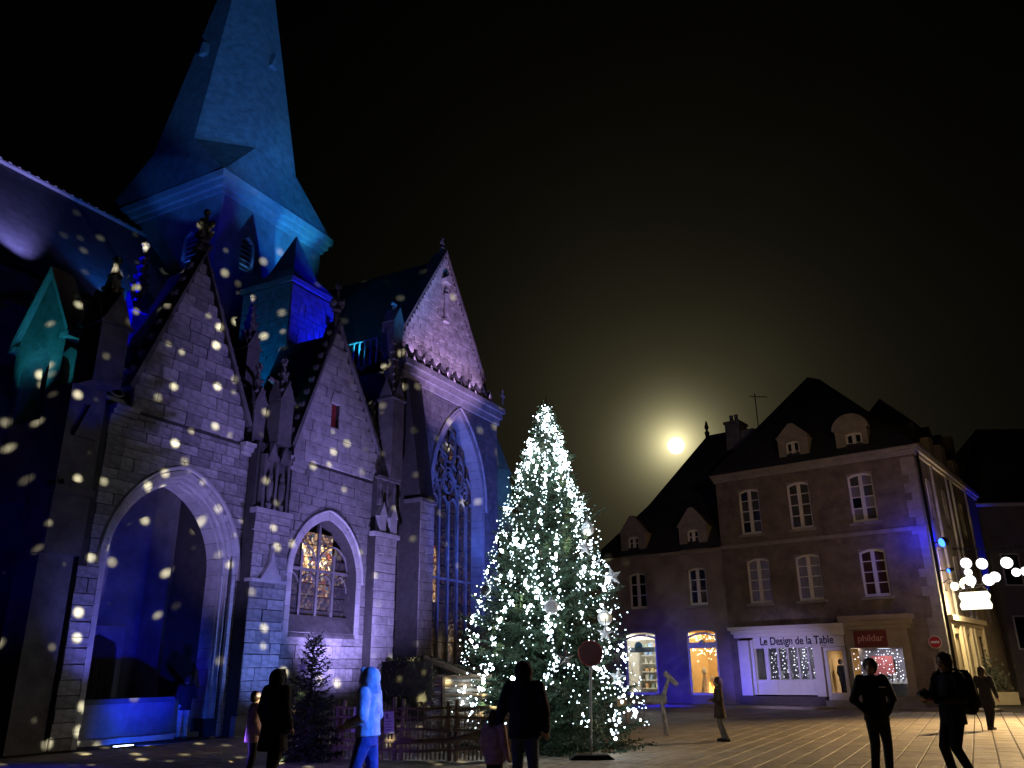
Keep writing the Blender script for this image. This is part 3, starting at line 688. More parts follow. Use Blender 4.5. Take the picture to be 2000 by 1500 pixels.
# ------------------------------------------------------------------ houses on the right
TEXT_N = [0]
def text_mesh(name, txt, size, mt, parent, loc, rot, depth=.012, shear=0., bold=0., sx=1.):
    c = bpy.data.curves.new(name, 'FONT'); c.body = txt; c.size = size; c.extrude = depth; c.align_x = 'CENTER'; c.align_y = 'CENTER'; c.shear = shear; c.offset = bold
    t = bpy.data.objects.new('t', c); COL.objects.link(t); bpy.context.view_layer.update()
    me = bpy.data.meshes.new_from_object(t.evaluated_get(bpy.context.evaluated_depsgraph_get()))
    bpy.data.objects.remove(t); bpy.data.curves.remove(c); me.name = name; me.materials.clear(); me.materials.append(mt)
    return link(name, me, parent, loc, rot, (sx, 1, 1))
def grid_wall(mb, x0, x1, z0, z1, holes, y, depth, side=False):
    """flat wall with rectangular holes (xa,xb,za,zb) and reveals"""
    xs = sorted({x0, x1} | {h[0] for h in holes} | {h[1] for h in holes}); zs = sorted({z0, z1} | {h[2] for h in holes} | {h[3] for h in holes})
    for a, b in zip(xs, xs[1:]):
        for c, d in zip(zs, zs[1:]):
            if any(h[0] <= (a+b)/2 <= h[1] and h[2] <= (c+d)/2 <= h[3] for h in holes): continue
            mb.add([(a,y,c),(b,y,c),(b,y,d),(a,y,d)], [(0,1,2,3)])
    for (a, b, c, d) in holes:
        mb.add([(a,y,c),(b,y,c),(b,y,d),(a,y,d),(a,y+depth,c),(b,y+depth,c),(b,y+depth,d),(a,y+depth,d)], [(0,4,5,1),(1,5,6,2),(2,6,7,3),(3,7,4,0)])
def seg_head(x0, x1, z, rise, k=8):
    return [(x0+(x1-x0)*i/k, z + rise*(1-(2*i/k-1)**2)) for i in range(k+1)]
def casement(parent, x0, x1, z0, z1, y, rows, glass, rise=.14, sill=True, guard=False):
    """two-leaf white window with glazing bars, arched head"""
    f = .10; m = MB(); zt = z1 - rise
    m.box(x0, x0+f, y-.03, y+.05, z0, zt); m.box(x1-f, x1, y-.03, y+.05, z0, zt); m.box(x0+f, x1-f, y-.03, y+.05, z0, z0+f*1.4)
    cx = (x0+x1)/2; m.box(cx-f*.85, cx+f*.85, y-.045, y+.04, z0+f*1.4, z1-f)
    H_ = seg_head(x0, x1, zt, rise); Hi = [(x, z-f) for x, z in H_]; ring(m, H_, Hi, y-.03, y+.05)
    zz = z0+f*1.4
    w = m.build('window', WPAINT, parent)
    for r_ in range(1, rows):
        z = zz + (zt-zz+rise*.6)*r_/rows
        for (a, b) in ((x0+f, cx-f*.85), (cx+f*.85, x1-f)): MB().box(a, b, y-.02, y+.02, z-.022, z+.022).build('glazing_bar', WPAINT, w)
    for r_ in range(rows):
        za = zz + (zt-zz+rise*.6)*r_/rows; zb = zz + (zt-zz+rise*.6)*(r_+1)/rows
        for (a, b) in ((x0+f, cx-f*.85), (cx+f*.85, x1-f)): MB().box(a, b, y+.021, y+.03, za, zb).build('pane', glass if not isinstance(glass, list) else R.choice(glass), w)
    # stone spandrels above the arched head
    m = MB(); P = seg_head(x0, x1, zt, rise)
    m.add([(x, yy, z) for yy in (y-.16, y+.05) for x, z in P] + [(x, yy, z1+.03) for yy in (y-.16, y+.05) for x, z in P],
          [(i, i+1, i+19, i+18) for i in range(8)] + [(i, i+9, i+10, i+1) for i in range(8)])
    m.build('window_head', TRIM, parent)
    if sill: MB().box(x0-.12, x1+.12, y-.3, y-.0, z0-.12, z0).build('window_sill', TRIM, parent)
    if guard:
        g = MB(); g.tube([(x0+.02, y-.10, z0+.5), (x1-.02, y-.10, z0+.5)], .018, 5); g.tube([(x0+.02, y-.10, z0+.06), (x1-.02, y-.10, z0+.06)], .018, 5); gd = g.build('guard_rail', ZINC, parent)
        for k in range(9): xx = x0+.04+(x1-x0-.08)*k/8; MB().tube([(xx, y-.10, z0+.06), (xx, y-.10, z0+.5)], .012, 4).build('guard_bar', ZINC, gd)
    return w
houseB = empty('shop_house', (HX, HY, 0), HAZ); tag(houseB, 'tall three-storey stone house with two dormers and shop fronts at street corner', 'house')
upper = [(-8.5,-7.4,8.05,10.35),(-5.98,-4.86,8.05,10.35),(-3.06,-1.9,8.05,10.35),(-8.44,-7.27,4.7,6.87),(-6.0,-4.8,4.7,6.85),(-3.03,-1.87,4.7,6.82)]
shop_holes = [(-9.15,-4.2,.12,3.6),(-4.1,-1.5,.12,3.3)]
m = MB(); grid_wall(m, -9.65, 0, 0, 11.2, upper+shop_holes, 0, .3)
sideH = [(1.4,2.3,4.9,6.8),(4.6,5.6,4.9,6.8),(8.6,9.6,4.9,6.8),(1.6,2.5,8.1,10.0),(4.8,5.7,8.1,10.0),(8.6,9.6,8.1,10.0)]
m2 = MB(); grid_wall(m2, 0, 14.2, 0, 11.2, sideH+[(1.2,8.4,.4,3.5)], 0, .3)
off = len(m.v); m.v += [(-y, x, z) for (x, y, z) in m2.v]; m.f += [tuple(i+off for i in f) for f in m2.f]; m.mi += m2.mi
m.add([(-9.65,0,0),(-9.65,14.2,0),(-9.65,14.2,11.2),(-9.65,0,11.2),(0,14.2,0),(0,14.2,11.2)], [(0,1,2,3),(1,4,5,2)])
m.box(-9.4,-.4,.5,.52,3.9,11.1); m.box(-.52,-.5,.5,13.8,3.9,11.1); m.box(-9.4,-.5,4.6,4.62,0,3.9); m.box(-9.4,-.5,.4,4.6,3.88,3.9)
wallB = m.build('house_wall', RENDER_B, houseB)
for (a, b, c, d), gl in zip(upper, [[GLASS_D,GLASS_G],GLASS_G,[GLASS_G,GLASS_D,GLASS_C],GLASS_C,GLASS_C,GLASS_R]): casement(houseB, a, b, c, d, .16, 4 if c < 7 else 4, gl)
m = MB(); m.box(-9.7,.06,-.06,.3,7.45,7.62); m.build('string_course', TRIM, houseB)
m = MB(); m.box(-9.72,.12,-.12,.25,10.86,11.0); m.box(-9.76,.22,-.24,.25,11.0,11.13); m.box(-9.8,.30,-.34,.25,11.13,11.26); m.build('eaves_cornice', TRIM, houseB)
m = MB(); m.box(-.02,.12,.28,14.3,10.86,11.0); m.box(-.02,.24,.28,14.35,11.0,11.2); m.build('side_cornice', CREAM, houseB)
m = MB(); m.tube([(.11,.30,11.0),(.11,.30,.2)], .065, 6); m.build('drainpipe', IRON, houseB)
m = MB(); z = 0
while z < 10.7:
    hh = R.uniform(.34,.46); l = R.choice((.34,.6)); m.box(-l,.012,-.014,.9-l*.9+.2,z+.006,min(10.8,z+hh)-.006); z += hh
m.build('corner_quoins', TRIM, houseB)
for y0 in (3.0, 6.2, 7.4, 11.0): MB().box(-.01,.10,y0,y0+.16,3.9,10.85).build('wall_strip', TRIM, houseB)
for (a, b, c, d) in sideH:
    w = MB(); w.box(-.2,-.14,a,a+.07,c,d); w.box(-.2,-.14,b-.07,b,c,d); w.box(-.2,-.14,(a+b)/2-.05,(a+b)/2+.05,c,d); w.box(-.2,-.14,a,b,d-.07,d); w.box(-.2,-.14,a,b,c,c+.08); ww_ = w.build('side_window', WPAINT, houseB)
    MB().box(-.19,-.18,a,b,c,d).build('pane', GLASS_D, ww_)
# roof: steep hip with a short ridge
m = MB(); e = [(-9.85,-.4,11.22),(.3,-.4,11.22),(.3,9.6,11.22),(-9.85,9.6,11.22)]; rA, rB = (-5.5,4.2,17.0), (-5.1,5.0,17.0)
m.add(e+[rA,rB], [(0,1,4),(1,2,5,4),(2,3,5),(3,0,4,5),(3,2,1,0)]); roofB = m.build('roof', HSLATE, houseB)
m = MB(); e = [(-.3,9.62,11.22),(.28,14.4,11.22)]; m.add([(-9.8,9.62,11.2),(.28,9.62,11.2),(.28,14.4,11.2),(-9.8,14.4,11.2),(-4.5,12,15.2),(-3.5,12,15.2)], [(0,1,5,4),(1,2,5),(2,3,4,5),(3,0,4)]); m.build('rear_roof', HSLATE, houseB)
m = MB(); m.box(-3.0,-.3,2.6,5.4,12.2,13.0); m.add([(-3.1,2.5,13.0),(-.2,2.5,13.0),(-.2,5.5,13.0),(-3.1,5.5,13.0),(-1.9,3.9,14.9)], [(0,1,4),(1,2,4),(2,3,4),(3,0,4)]); m.build('side_dormer', HSLATE, houseB)
for (y0, h) in ((3.6,12.7),(6.4,12.9),(9.2,12.6)): MB().box(-.5,.06,y0,y0+1.0,11.2,h-.3).build('side_dormer_front', TRIM, houseB); m = MB(); m.prism([(y0-.1,h-.3),(y0+1.1,h-.3),(y0+.5,h+.35)], 'x', -1.8, .12); m.build('side_dormer_roof', HSLATE, houseB)
m = MB(); m.box(-1.0,-.2,11.4,12.2,12.0,14.2); m.build('side_chimney', TRIM, houseB)
def dormer(parent, x0, x1, z0, z1, wz0, wz1, wx0, wx1, round_, yf=-.05, rows=2, guard=True, roof=HSLATE):
    zs = wz1 + .18; cx = (x0+x1)/2
    m = MB(); grid_wall(m, x0, x1, z0, zs, [(wx0,wx1,wz0,wz1)], yf, .25)
    if round_: P = [(x0-.12, zs), (x1+.12, zs)] + [(cx + (x1-x0+.24)/2*cos(pi*i/12), zs + (z1-zs)*sin(pi*i/12)) for i in range(1, 12)]
    else: P = [(x0-.1, zs), (x1+.1, zs), (cx+.12, z1), (cx-.12, z1)]
    m.prism(P, 'y', yf-.06, yf+.25)
    for s_ in (-1, 1): xx = x0 if s_ < 0 else x1; m.box(xx-.001 if s_ < 0 else xx-.12, xx+.12 if s_ < 0 else xx+.001, yf+.002, yf+1.8, z0, zs)
    d = m.build('dormer', TRIM, parent)
    m = MB(); m.add([(x0-.12,yf+.26,zs),(cx,yf+.26,z1-.03),(x1+.12,yf+.26,zs),(x0-.12,yf+2.6,zs),(cx,yf+2.6,z1-.03),(x1+.12,yf+2.6,zs)], [(0,1,4,3),(1,2,5,4)]); m.build('dormer_roof', roof, d)
    casement(d, wx0, wx1, wz0, wz1, yf+.14, rows, GLASS_D, .08, False, guard)
    MB().box(wx0-.05, wx1+.05, yf+.24, yf+.26, wz0-.1, wz1+.1).build('dormer_back', IRON, d)
dormer(houseB, -6.1, -4.6, 11.2, 13.3, 11.28, 12.42, -5.75, -5.04, False); dormer(houseB, -3.28, -1.8, 11.2, 13.25, 11.2, 12.32, -2.84, -2.06, True)
m = MB(); m.tube([(-8.6,4.2,13),(-8.6,4.2,16.7)], .03, 5); m.tube([(-8.9,4.2,16.6),(-7.9,4.2,16.35)], .02, 4)
for k in range(4): m.tube([(-8.75+k*.25,3.95,16.55-k*.06),(-8.75+k*.25,4.45,16.55-k*.06)], .014, 4)
m.build('roof_aerial', IRON, houseB)
# white shop front, left
LAMPW = emitter('shop_fairy_light', (.86,.88,1.), 14)
def shop_room(parent, x0, x1, z0, z1, y0, y1, col, mt):
    m = MB(); m.add([(x0,y1,z0),(x1,y1,z0),(x1,y1,z1),(x0,y1,z1)], [(0,1,2,3)]); m.add([(x0,y0,z0),(x0,y1,z0),(x0,y1,z1),(x0,y0,z1)], [(0,1,2,3)])
    m.add([(x1,y0,z0),(x1,y1,z0),(x1,y1,z1),(x1,y0,z1)], [(0,1,2,3)]); m.add([(x0,y0,z1),(x1,y0,z1),(x1,y1,z1),(x0,y1,z1)], [(0,1,2,3)]); m.add([(x0,y0,z0),(x1,y0,z0),(x1,y1,z0),(x0,y1,z0)], [(0,1,2,3)])
    return m.build('shop_interior', mt, parent)
def room_lamp(parent, loc, power, col, size=.5, rot=(0,0,0)):
    d = bpy.data.lights.new('ceiling_light', 'AREA'); d.energy = power; d.color = col; d.size = size; d.size_y = size
    o = link('ceiling_light', d, parent, loc, rot); return o
ROOM_W = mat('pale_shop_wall', (.62,.58,.50), var=.1, scale=2, bump=0); ROOM_O = mat('warm_shop_wall', (.62,.42,.2), var=.12, scale=2, bump=0); ROOM_D = mat('dim_shop_wall', (.16,.14,.16), var=.2, scale=2, bump=0)
m = MB(); m.box(-9.15,-8.62,-.30,-.0,.52,3.0); m.box(-8.56,-8.42,-.22,.0,.56,3.02); m.box(-5.6,-5.2,-.24,.0,.5,2.75)
m.box(-8.62,-5.2,-.14,.0,.56,1.22); m.box(-8.44,-4.15,-.16,.0,2.62,3.12); m.box(-8.42,-8.36,-.12,0,1.22,2.62); m.box(-7.95,-7.75,-.1,.0,1.22,2.62)
sf = m.build('white_shop_front', WPAINT, houseB)
m = MB(); m.box(-9.3,-4.05,-.34,.0,3.12,3.3); m.box(-9.4,-4.02,-.46,.0,3.3,3.46); m.box(-9.5,-4.0,-.56,.0,3.46,3.62); m.build('shop_cornice', WPAINT, sf)
for (x0, x1) in ((-8.2,-7.4),(-7.2,-6.4),(-6.3,-5.7)): MB().box(x0,x1,-.165,-.145,.66,1.12).build('raised_panel', WPAINT, sf)
for x in (-7.3,-6.82,-6.34,-5.86): MB().box(x-.045,x+.045,-.1,-.02,1.22,2.62).build('glazing_post', WPAINT, sf)
for (a, b) in ((-8.36,-7.95),(-7.75,-7.35),(-7.26,-6.87),(-6.78,-6.39),(-6.30,-5.91),(-5.82,-5.6)): MB().box(a, b, -.05,-.045,1.22,2.62).build('pane', mat('shop_pane', (1,1,1), rough=0, var=0, bump=0, trans=1.) if False else bpy.data.materials.get('clear_pane') or mat('clear_pane', (.95,.97,1), rough=.02, var=0, bump=0, trans=1.), sf)
TXT = mat('navy_lettering', (.02,.02,.05), rough=.5, var=.1, bump=0)
text_mesh('shop_lettering', 'Le Design de la Table', .50, TXT, sf, (-6.35,-.175,2.92), (pi/2,0,0), bold=.006, sx=.80)
text_mesh('small_lettering', 'arts de la table', .12, mat('grey_lettering',(.3,.3,.36),var=0,bump=0), sf, (-5.3,-.172,2.69), (pi/2,0,0))
shop_room(houseB, -8.5, -5.3, .6, 2.9, .02, 1.6, None, ROOM_D); room_lamp(houseB, (-6.6,.8,2.85), 14, (.85,.85,1))
m = MB(); m.box(-8.4,-5.3,.1,1.0,.6,1.25); m.build('display_shelf', WPAINT, houseB)
fl = MB()
for x in np.arange(-7.7,-5.6,.085):
    for k in range(9):
        if R.random() < .55 and not any(abs(x-q) < .06 for q in (-7.3,-6.82,-6.34,-5.86)): fl.ball((x+R.uniform(-.03,.03), .12, 2.58-k*.15+R.uniform(-.05,.05)), R.uniform(.012,.026), 5, 4)
tag(fl.build('window_fairy_lights', LAMPW, houseB), kind='stuff')
for i, x in enumerate((-7.4,-6.95,-6.5,-6.1,-5.8)): m = MB(); m.lathe(x,.4,[(.03,1.26),(.09,1.3),(.12,1.4+.04*(i%3)),(.05,1.5),(.06,1.6)],8); m.build('displayed_vase', WPAINT, houseB)
# door and the wool shop
m = MB(); m.box(-5.15,-5.0,-.12,.0,.35,2.6); m.box(-5.0,-4.2,-.12,.0,2.45,2.6); m.box(-4.32,-4.16,-.12,0,.35,2.6); m.box(-5.0,-4.32,-.06,0,.35,.66); m.build('shop_door', WPAINT, houseB)
MB().box(-5.2,-4.1,-.45,-.0,.11,.34).build('door_step', STONE_L, houseB)
MB().box(-9.35,-5.25,-.2,.0,.1,.5).build('shop_plinth', DARKP, houseB); MB().box(-4.1,-1.2,-.28,.0,.1,.55).build('shop_plinth', TRIM, houseB)
m = MB(); m.box(-4.1,-1.42,-.2,.0,2.52,3.3); m.box(-1.72,-1.42,-.26,.0,.55,3.3); m.box(-4.15,-1.3,-.32,0,3.3,3.48); m.box(-4.2,-1.2,-.44,0,3.48,3.68); m.box(-4.2,-1.1,-.54,0,3.68,3.9); m.box(-4.1,-3.95,-.18,0,.55,2.52)
sg = m.build('taupe_shop_front', GPAINT, houseB)
MB().box(-3.68,-2.28,-.235,-.21,2.56,3.26).build('sign_panel', REDP, sg)
text_mesh('sign_lettering', 'phildar', .40, mat('pink_lettering',(.75,.45,.42),var=0,bump=0), sg, (-2.98,-.245,2.93), (pi/2,0,0))
MB().box(-3.95,-1.72,-.06,-.055,.55,2.52).build('pane', bpy.data.materials['clear_pane'], sg)
shop_room(houseB, -5.1, -1.6, .35, 2.6, .02, 2.6, None, ROOM_O); room_lamp(houseB, (-4.2,1.4,2.55), 16, (1,.8,.5)); room_lamp(houseB, (-2.7,.6,2.5), 60, (.80,.87,1.))
m = MB(); m.box(-3.9,-1.75,.15,1.3,.36,1.05); m.build('display_platform', WPAINT, houseB); MB().box(-4.02,-1.65,1.34,1.38,.36,2.58).build('display_backdrop', ROOM_D, houseB)
for i in range(9): x = -3.75+i*.23; m = MB(); m.frustum((x,.4,1.06,.11,.08),(x,.4,1.06+R.uniform(.15,.5),.02,.02),6); m.build('displayed_wool_cone', WPAINT, houseB)
fl = MB()
for x in np.arange(-3.9,-1.75,.13):
    for k in range(9):
        if R.random() < .62: fl.ball((x+R.uniform(-.03,.03), .1+R.uniform(0,.25), 2.4-k*.145+R.uniform(-.05,.05)), R.uniform(.014,.028), 5, 4)
tag(fl.build('window_fairy_lights', LAMPW, houseB), kind='stuff')
m = MB(); m.box(-3.4,-2.5,1.0,1.1,1.4,2.2); m.build('displayed_jumper', REDP, houseB)
# no-entry sign on the corner
ne = empty('no_entry_sign', HL(-.42,-.03,2.7), HAZ); tag(ne, 'round red no-entry sign fixed to the house corner', 'road sign')
SRED = mat('sign_red', (.42,.03,.03), rough=.4, var=.05, bump=0)
def disc(r, y0, y1, mt, name, parent, n=28):
    m = MB(); m.prism([(r*cos(2*pi*i/n), r*sin(2*pi*i/n)) for i in range(n)], 'y', y0, y1); return m.build(name, mt, parent)
disc(.26,-.03,.0,WPAINT,'sign_rim',ne); disc(.235,-.036,-.031,SRED,'sign_face',ne); MB().box(-.17,.17,-.042,-.037,-.045,.045).build('sign_bar', WPAINT, ne)
# side front, lit by a warm wall lamp
m = MB(); m.box(-.05,.12,1.0,8.6,3.45,3.62); m.box(-.05,.26,.95,8.7,3.62,3.85); m.box(-.05,.10,1.2,8.4,.35,.5)
for y in (1.0,2.9,3.6,5.2,6.0,8.2): m.box(-.02,.14,y,y+.28,.3,3.45)
m.box(-.2,.03,1.25,8.3,3.1,3.45)
m.build('side_shop_front', CREAM, houseB)
MB().box(-.16,-.12,2.55,8.2,.5,3.1).build('side_shop_shutter', CREAM, houseB); MB().box(-.16,-.12,1.28,2.5,.5,3.1).build('glowing_wall_panel', emitter('glowing_wall_panel', (1.,.80,.36), .95), houseB)  # added glowing panel stands in for lamplight falling on the side wall
MB().box(-.02,.3,.6,9.0,.0,.3).build('side_step', STONE_L, houseB)
WARM = emitter('warm_lamp_glass', (1.,.86,.55), 9)
wl = empty('wall_lamp', HL(.05,1.3,5.1), HAZ); tag(wl, 'bright warm globe lamp on curved bracket on the house side', 'lamp')
m = MB(); m.tube([(-.02,0,.1),(.25,0,.28),(.42,0,.2),(.42,0,.1)], .025, 6); m.build('bracket', IRON, wl); m = MB(); m.ball((.42,0,-.06), .17, 12, 8); m.build('globe', WARM, wl)
def point(parent, loc, power, col, r=.12):
    d = bpy.data.lights.new('lamp_light', 'POINT'); d.energy = power; d.color = col; d.shadow_soft_size = r; o = link('lamp_light', d, parent, loc); return o
point(wl, (.62,.1,-.9), 480, (1,.78,.42), .1)
hs = empty('hanging_shop_sign', HL(.05,2.9,4.5), HAZ); tag(hs, 'glowing cream shop sign with scrolled top on the house side', 'sign')
SIGNL = emitter('sign_glow', (1.,.93,.68), 2.2)
m = MB(); m.prism([(.25,-.38),(1.45,-.38),(1.5,-.2),(1.42,0),(1.5,.2),(1.4,.38),(.3,.38),(.22,.2),(.3,0),(.2,-.2)], 'y', -.06, .06); m.build('panel', SIGNL, hs)
m = MB(); m.tube([(0,0,.7),(1.6,0,.7)], .03, 6); m.tube([(.25,0,.45),(.5,0,.62),(.75,0,.55),(.85,0,.72),(.95,0,.55),(1.2,0,.62),(1.45,0,.45)], .04, 6); m.tube([(.3,0,.38),(.3,0,.7)], .015, 5); m.tube([(1.4,0,.38),(1.4,0,.7)], .015, 5); m.build('scroll_bracket', IRON, hs)
hk = empty('crescent_light', HL(.2,2.2,5.15), HAZ); tag(hk, 'glowing curved white light figure above the shop sign', 'light')
m = MB(); m.tube([(.62+.22*cos(t), 0, .22*sin(t)) for t in np.linspace(-.6, 3.9, 12)], [.03,.06,.08,.09,.1,.1,.1,.1,.09,.08,.06,.03], 8); m.build('curved_tube', WARM, hk); MB().tube([(-.2,0,.1),(.4,0,.1)], .02, 5).build('bracket', IRON, hk)
# blue projectors on the corner
def blue_projector(loc, label, r):
    t = empty('blue_projector', loc, HAZ); tag(t, label, 'floodlight')
    m = MB(); m.tube([(-.55,.15,0),(0,0,0)], .03, 5); m.build('bracket', IRON, t)
    m = MB(); m.lathe(0, 0, [(r*.6,-.1),(r*1.05,.0),(r*1.05,.16)], 14); h_ = m.build('housing', IRON, t)
    m = MB(); m.ball((0,0,.16), r, 12, 8, .6); l = m.build('lens', emitter('blue_lens', (.03,.13,1.), 6), t)
    d = Vector((-cos(HAZ)*3 - 9, -10, -1)).normalized()
    for o in (h_, l): o.rotation_euler = Vector((-.72,-.62,-.3)).to_track_quat('Z','Y').to_euler()
    return t
bp = blue_projector(HL(.5,.9,6.95), 'large glowing blue projector on the house corner', .2); point(bp, (-.1,.3,.2), 90, (.0,.01,1), .05); point(bp, (-.9,-1.75,.1), 75, (.0,.008,1), .05)
bp2 = blue_projector(HL(.5,1.2,5.75), 'small glowing blue projector below the large one', .1); point(bp2, (-.1,.3,.1), 10, (.0,.01,1), .05)
bs = bpy.data.lights.new('blue_wall_beam', 'SPOT'); bs.energy = 900; bs.color = (.0,.01,1); bs.spot_size = radians(56); bs.spot_blend = .5
bo = link('blue_wall_beam', bs, None, HL(.95,12.4,4.4)); bo.rotation_euler = (HL(0,13.3,9.4) - HL(.95,12.4,4.4)).to_track_quat('-Z','Y').to_euler()

houseC = empty('low_house', (HX, HY, 0), HAZ); tag(houseC, 'low house with two gabled dormers and steep hipped slate roof beside the fir', 'house')
upC = [(-15.25,-14.2,4.8,6.7),(-11.72,-10.7,4.8,6.7)]; shC = [(-15.7,-13.8,.5,3.58),(-12.05,-10.4,.5,3.56)]
m = MB(); grid_wall(m, -17.2, -9.66, 0, 7.6, upC+shC, .1, .3); m.add([(-17.2,.1,0),(-17.2,10,0),(-17.2,10,7.6),(-17.2,.1,7.6)], [(0,1,2,3)]); m.box(-17.1,-9.7,.6,.62,3.9,7.5)
m.build('house_wall', RENDER_C, houseC)
for (a, b, c, d) in upC: casement(houseC, a, b, c, d, .26, 3, GLASS_D, .12)
for (a, b, c, d) in upC+shC:
    m = MB(); P = seg_head(a-.2, b+.2, d-.02, .28); Q = seg_head(a, b, d-.12, .14); ring(m, P, Q, .03, .2); m.build('arched_lintel', TRIM, houseC)
m = MB(); m.box(-17.3,-9.7,-.02,.3,7.4,7.6); m.build('eaves_cornice', TRIM, houseC)
e0 = [(-17.4,-.25,7.62),(-9.66,-.25,7.62),(-9.66,10.2,7.62),(-17.4,10.2,7.62)]; e1 = [(-15.0,2.5,10.8),(-9.66,2.5,10.8),(-9.66,7.5,10.8),(-15.0,7.5,10.8)]; rd = [(-12.1,5,15.0),(-9.66,5,15.0)]
m = MB(); m.add(e0+e1+rd, [(0,1,5,4),(3,0,4,7),(2,3,7,6),(4,5,9,8),(7,4,8),(6,7,8,9),(1,2,6,9,5)]); m.build('roof', HSLATE, houseC)
m = MB(); m.lathe(-12.1,5,[(.12,14.9),(.16,15.2),(.06,15.3),(.14,15.5),(.04,15.9)],8); m.build('roof_finial', IRON, houseC)
m = MB(); m.box(-10.6,-9.75,4.2,5.4,13.0,15.2); m.box(-10.65,-9.7,4.1,5.5,15.2,15.35); m.box(-9.7,-8.9,4.2,5.4,12.5,14.7); ch = m.build('chimney', TRIM, houseC)
for x in (-10.4,-10.1): MB().lathe(x,4.8,[(.13,15.35),(.11,15.8),(.14,15.85)],8).build('chimney_pot', TRIM, ch)
dormer(houseC, -15.55, -14.0, 7.55, 9.8, 7.82, 8.66, -15.12, -14.42, False, .02, 2, False); dormer(houseC, -11.98, -10.42, 7.55, 9.8, 7.78, 8.66, -11.54, -10.86, False, .02, 2, False)
for i, (a, b, c, d) in enumerate(shC):
    m = MB(); m.box(a,a+.1,.14,.24,c,d-.1); m.box(b-.1,b,.14,.24,c,d-.1); m.box(a,b,.14,.24,c,c+.12)
    P = seg_head(a, b, d-.28, .2); ring(m, P, [(x, z-.1) for x, z in P], .14, .24); w = m.build('shop_window', WPAINT, houseC)
    MB().box(a+.1,b-.1,.19,.195,c+.12,d-.35).build('pane', bpy.data.materials['clear_pane'], w)
    shop_room(houseC, a-.1, b+.1, c-.1, d+.1, .42, 2.6, None, ROOM_W if i == 0 else ROOM_O)
    room_lamp(houseC, ((a+b)/2, 1.2, d), 560 if i == 0 else 190, (1,.96,.84) if i == 0 else (1,.82,.5), .9)
for k in range(6):
    z = .75+k*.42; MB().box(-15.6,-13.9,1.6,2.0,z,z+.05).build('shelf', ROOM_W, houseC)
    for q in range(5):
        x = -15.45+q*.33+R.uniform(-.06,.06); h_ = R.uniform(.1,.3); MB().box(x,x+R.uniform(.1,.2),1.65,1.9,z+.05,z+.05+h_).build('boxed_goods', mat('goods_%d_%d' % (k,q), R.choice([(.6,.5,.25),(.3,.4,.55),(.65,.62,.5),(.2,.25,.2),(.5,.3,.15)]), var=.2, scale=3, bump=0), houseC)
m = MB(); m.prism([(-15.1+.24*cos(t*pi/10), 2.9+.24*sin(t*pi/10)) for t in range(20)], 'y', .5, .53); m.build('round_shop_sign', mat('blue_sign',(.1,.3,.6),var=.05,bump=0), houseC)
MB().box(-15.7,-13.8,.5,.52,2.6,2.85).build('window_banner', mat('pale_blue_banner',(.35,.5,.7),var=.2,scale=2,bump=0), houseC)
m = MB(); m.box(-12.05,-10.4,.12,.2,2.72,3.0); m.ball((-11.2,.1,2.98), .16, 10, 6); m.build('window_garland', WHITE_D, houseC)
YEL = emitter('warm_garland_light', (1,.85,.5), 5)
fl = MB()
for q in range(70): fl.ball((R.uniform(-12.0,-10.5), R.uniform(.45,.6), 3.1+R.uniform(0,.3) if q < 30 else 2.7-abs(R.gauss(0,.18))), R.uniform(.02,.04), 5, 4)
tag(fl.build('window_fairy_lights', YEL, houseC), kind='stuff')
for (x, w_, h_, cc) in ((-11.6,.4,.9,(.75,.73,.7)),(-11.2,.3,.5,(.7,.68,.65)),(-10.75,.3,1.0,(.25,.1,.06))): m = MB(); m.frustum((x,.9,.55,w_*.7,w_*.5),(x,.9,.55+h_*1.1,.06,.06),8); m.lathe(x,.9,[(.05,.55+h_),(.14,.65+h_),(.12,.8+h_),(.02,.9+h_)],8); m.build('displayed_figure', mat('figure_%d' % int(-x*10), cc, var=.2, scale=3, bump=0), houseC)
MB().box(-12.1,-10.35,.35,1.5,.45,.56).build('display_board', DARKP, houseC)
FL = emitter('fire_glow', (1.,.35,.06), 7)
m = MB()
for q in range(16): x = -10.9+R.uniform(-.3,.3); m.frustum((x,.55,.6,.07,.05),(x+R.uniform(-.05,.05),.55,.75+R.uniform(0,.4),.005,.005),5)
m.build('glowing_flames', FL, houseC)
# far building beyond the street
farb = empty('street_end_house', (27.2, 50, 0)); tag(farb, 'dark gabled house at the street end with a pale lit gutter', 'house')
m = MB(); m.box(0,14,0,8,0,11); m.build('house_wall', mat('dim_render',(.22,.2,.2),var=.25,scale=.8), farb)
m = MB(); m.add([(-.3,-.4,10.9),(14.4,-.4,11.0),(14.4,8.4,11),(-.3,8.4,10.9),(4.5,4,17.0),(10,4,17.0)], [(0,1,5,4),(1,2,5),(2,3,4,5),(3,0,4)]); m.build('roof', HSLATE, farb)
m = MB(); m.tube([(-.2,-.5,10.95),(14.4,-.5,11.1)], .13, 6); m.build('gutter', WPAINT, farb)
for (x, z) in ((2,6.2),(5,6.2),(2,2.6)):
    w = MB(); w.box(x,x+1.1,-.05,.02,z,z+1.9); fr_ = w.build('window', WPAINT, farb); MB().box(x+.08,x+1.02,-.07,-.055,z+.08,z+1.82).build('pane', GLASS_D, fr_)

# ------------------------------------------------------------------ moon
m = MB(); m.ball((0,0,0), 6.2, 32, 20); moon = m.build('moon', emitter('moon_glow', (1.,.97,.80), 2.2), smooth=True, loc=tuple(MD*620)); tag(moon, 'bright full moon glowing through mist above the roofs', 'moon')

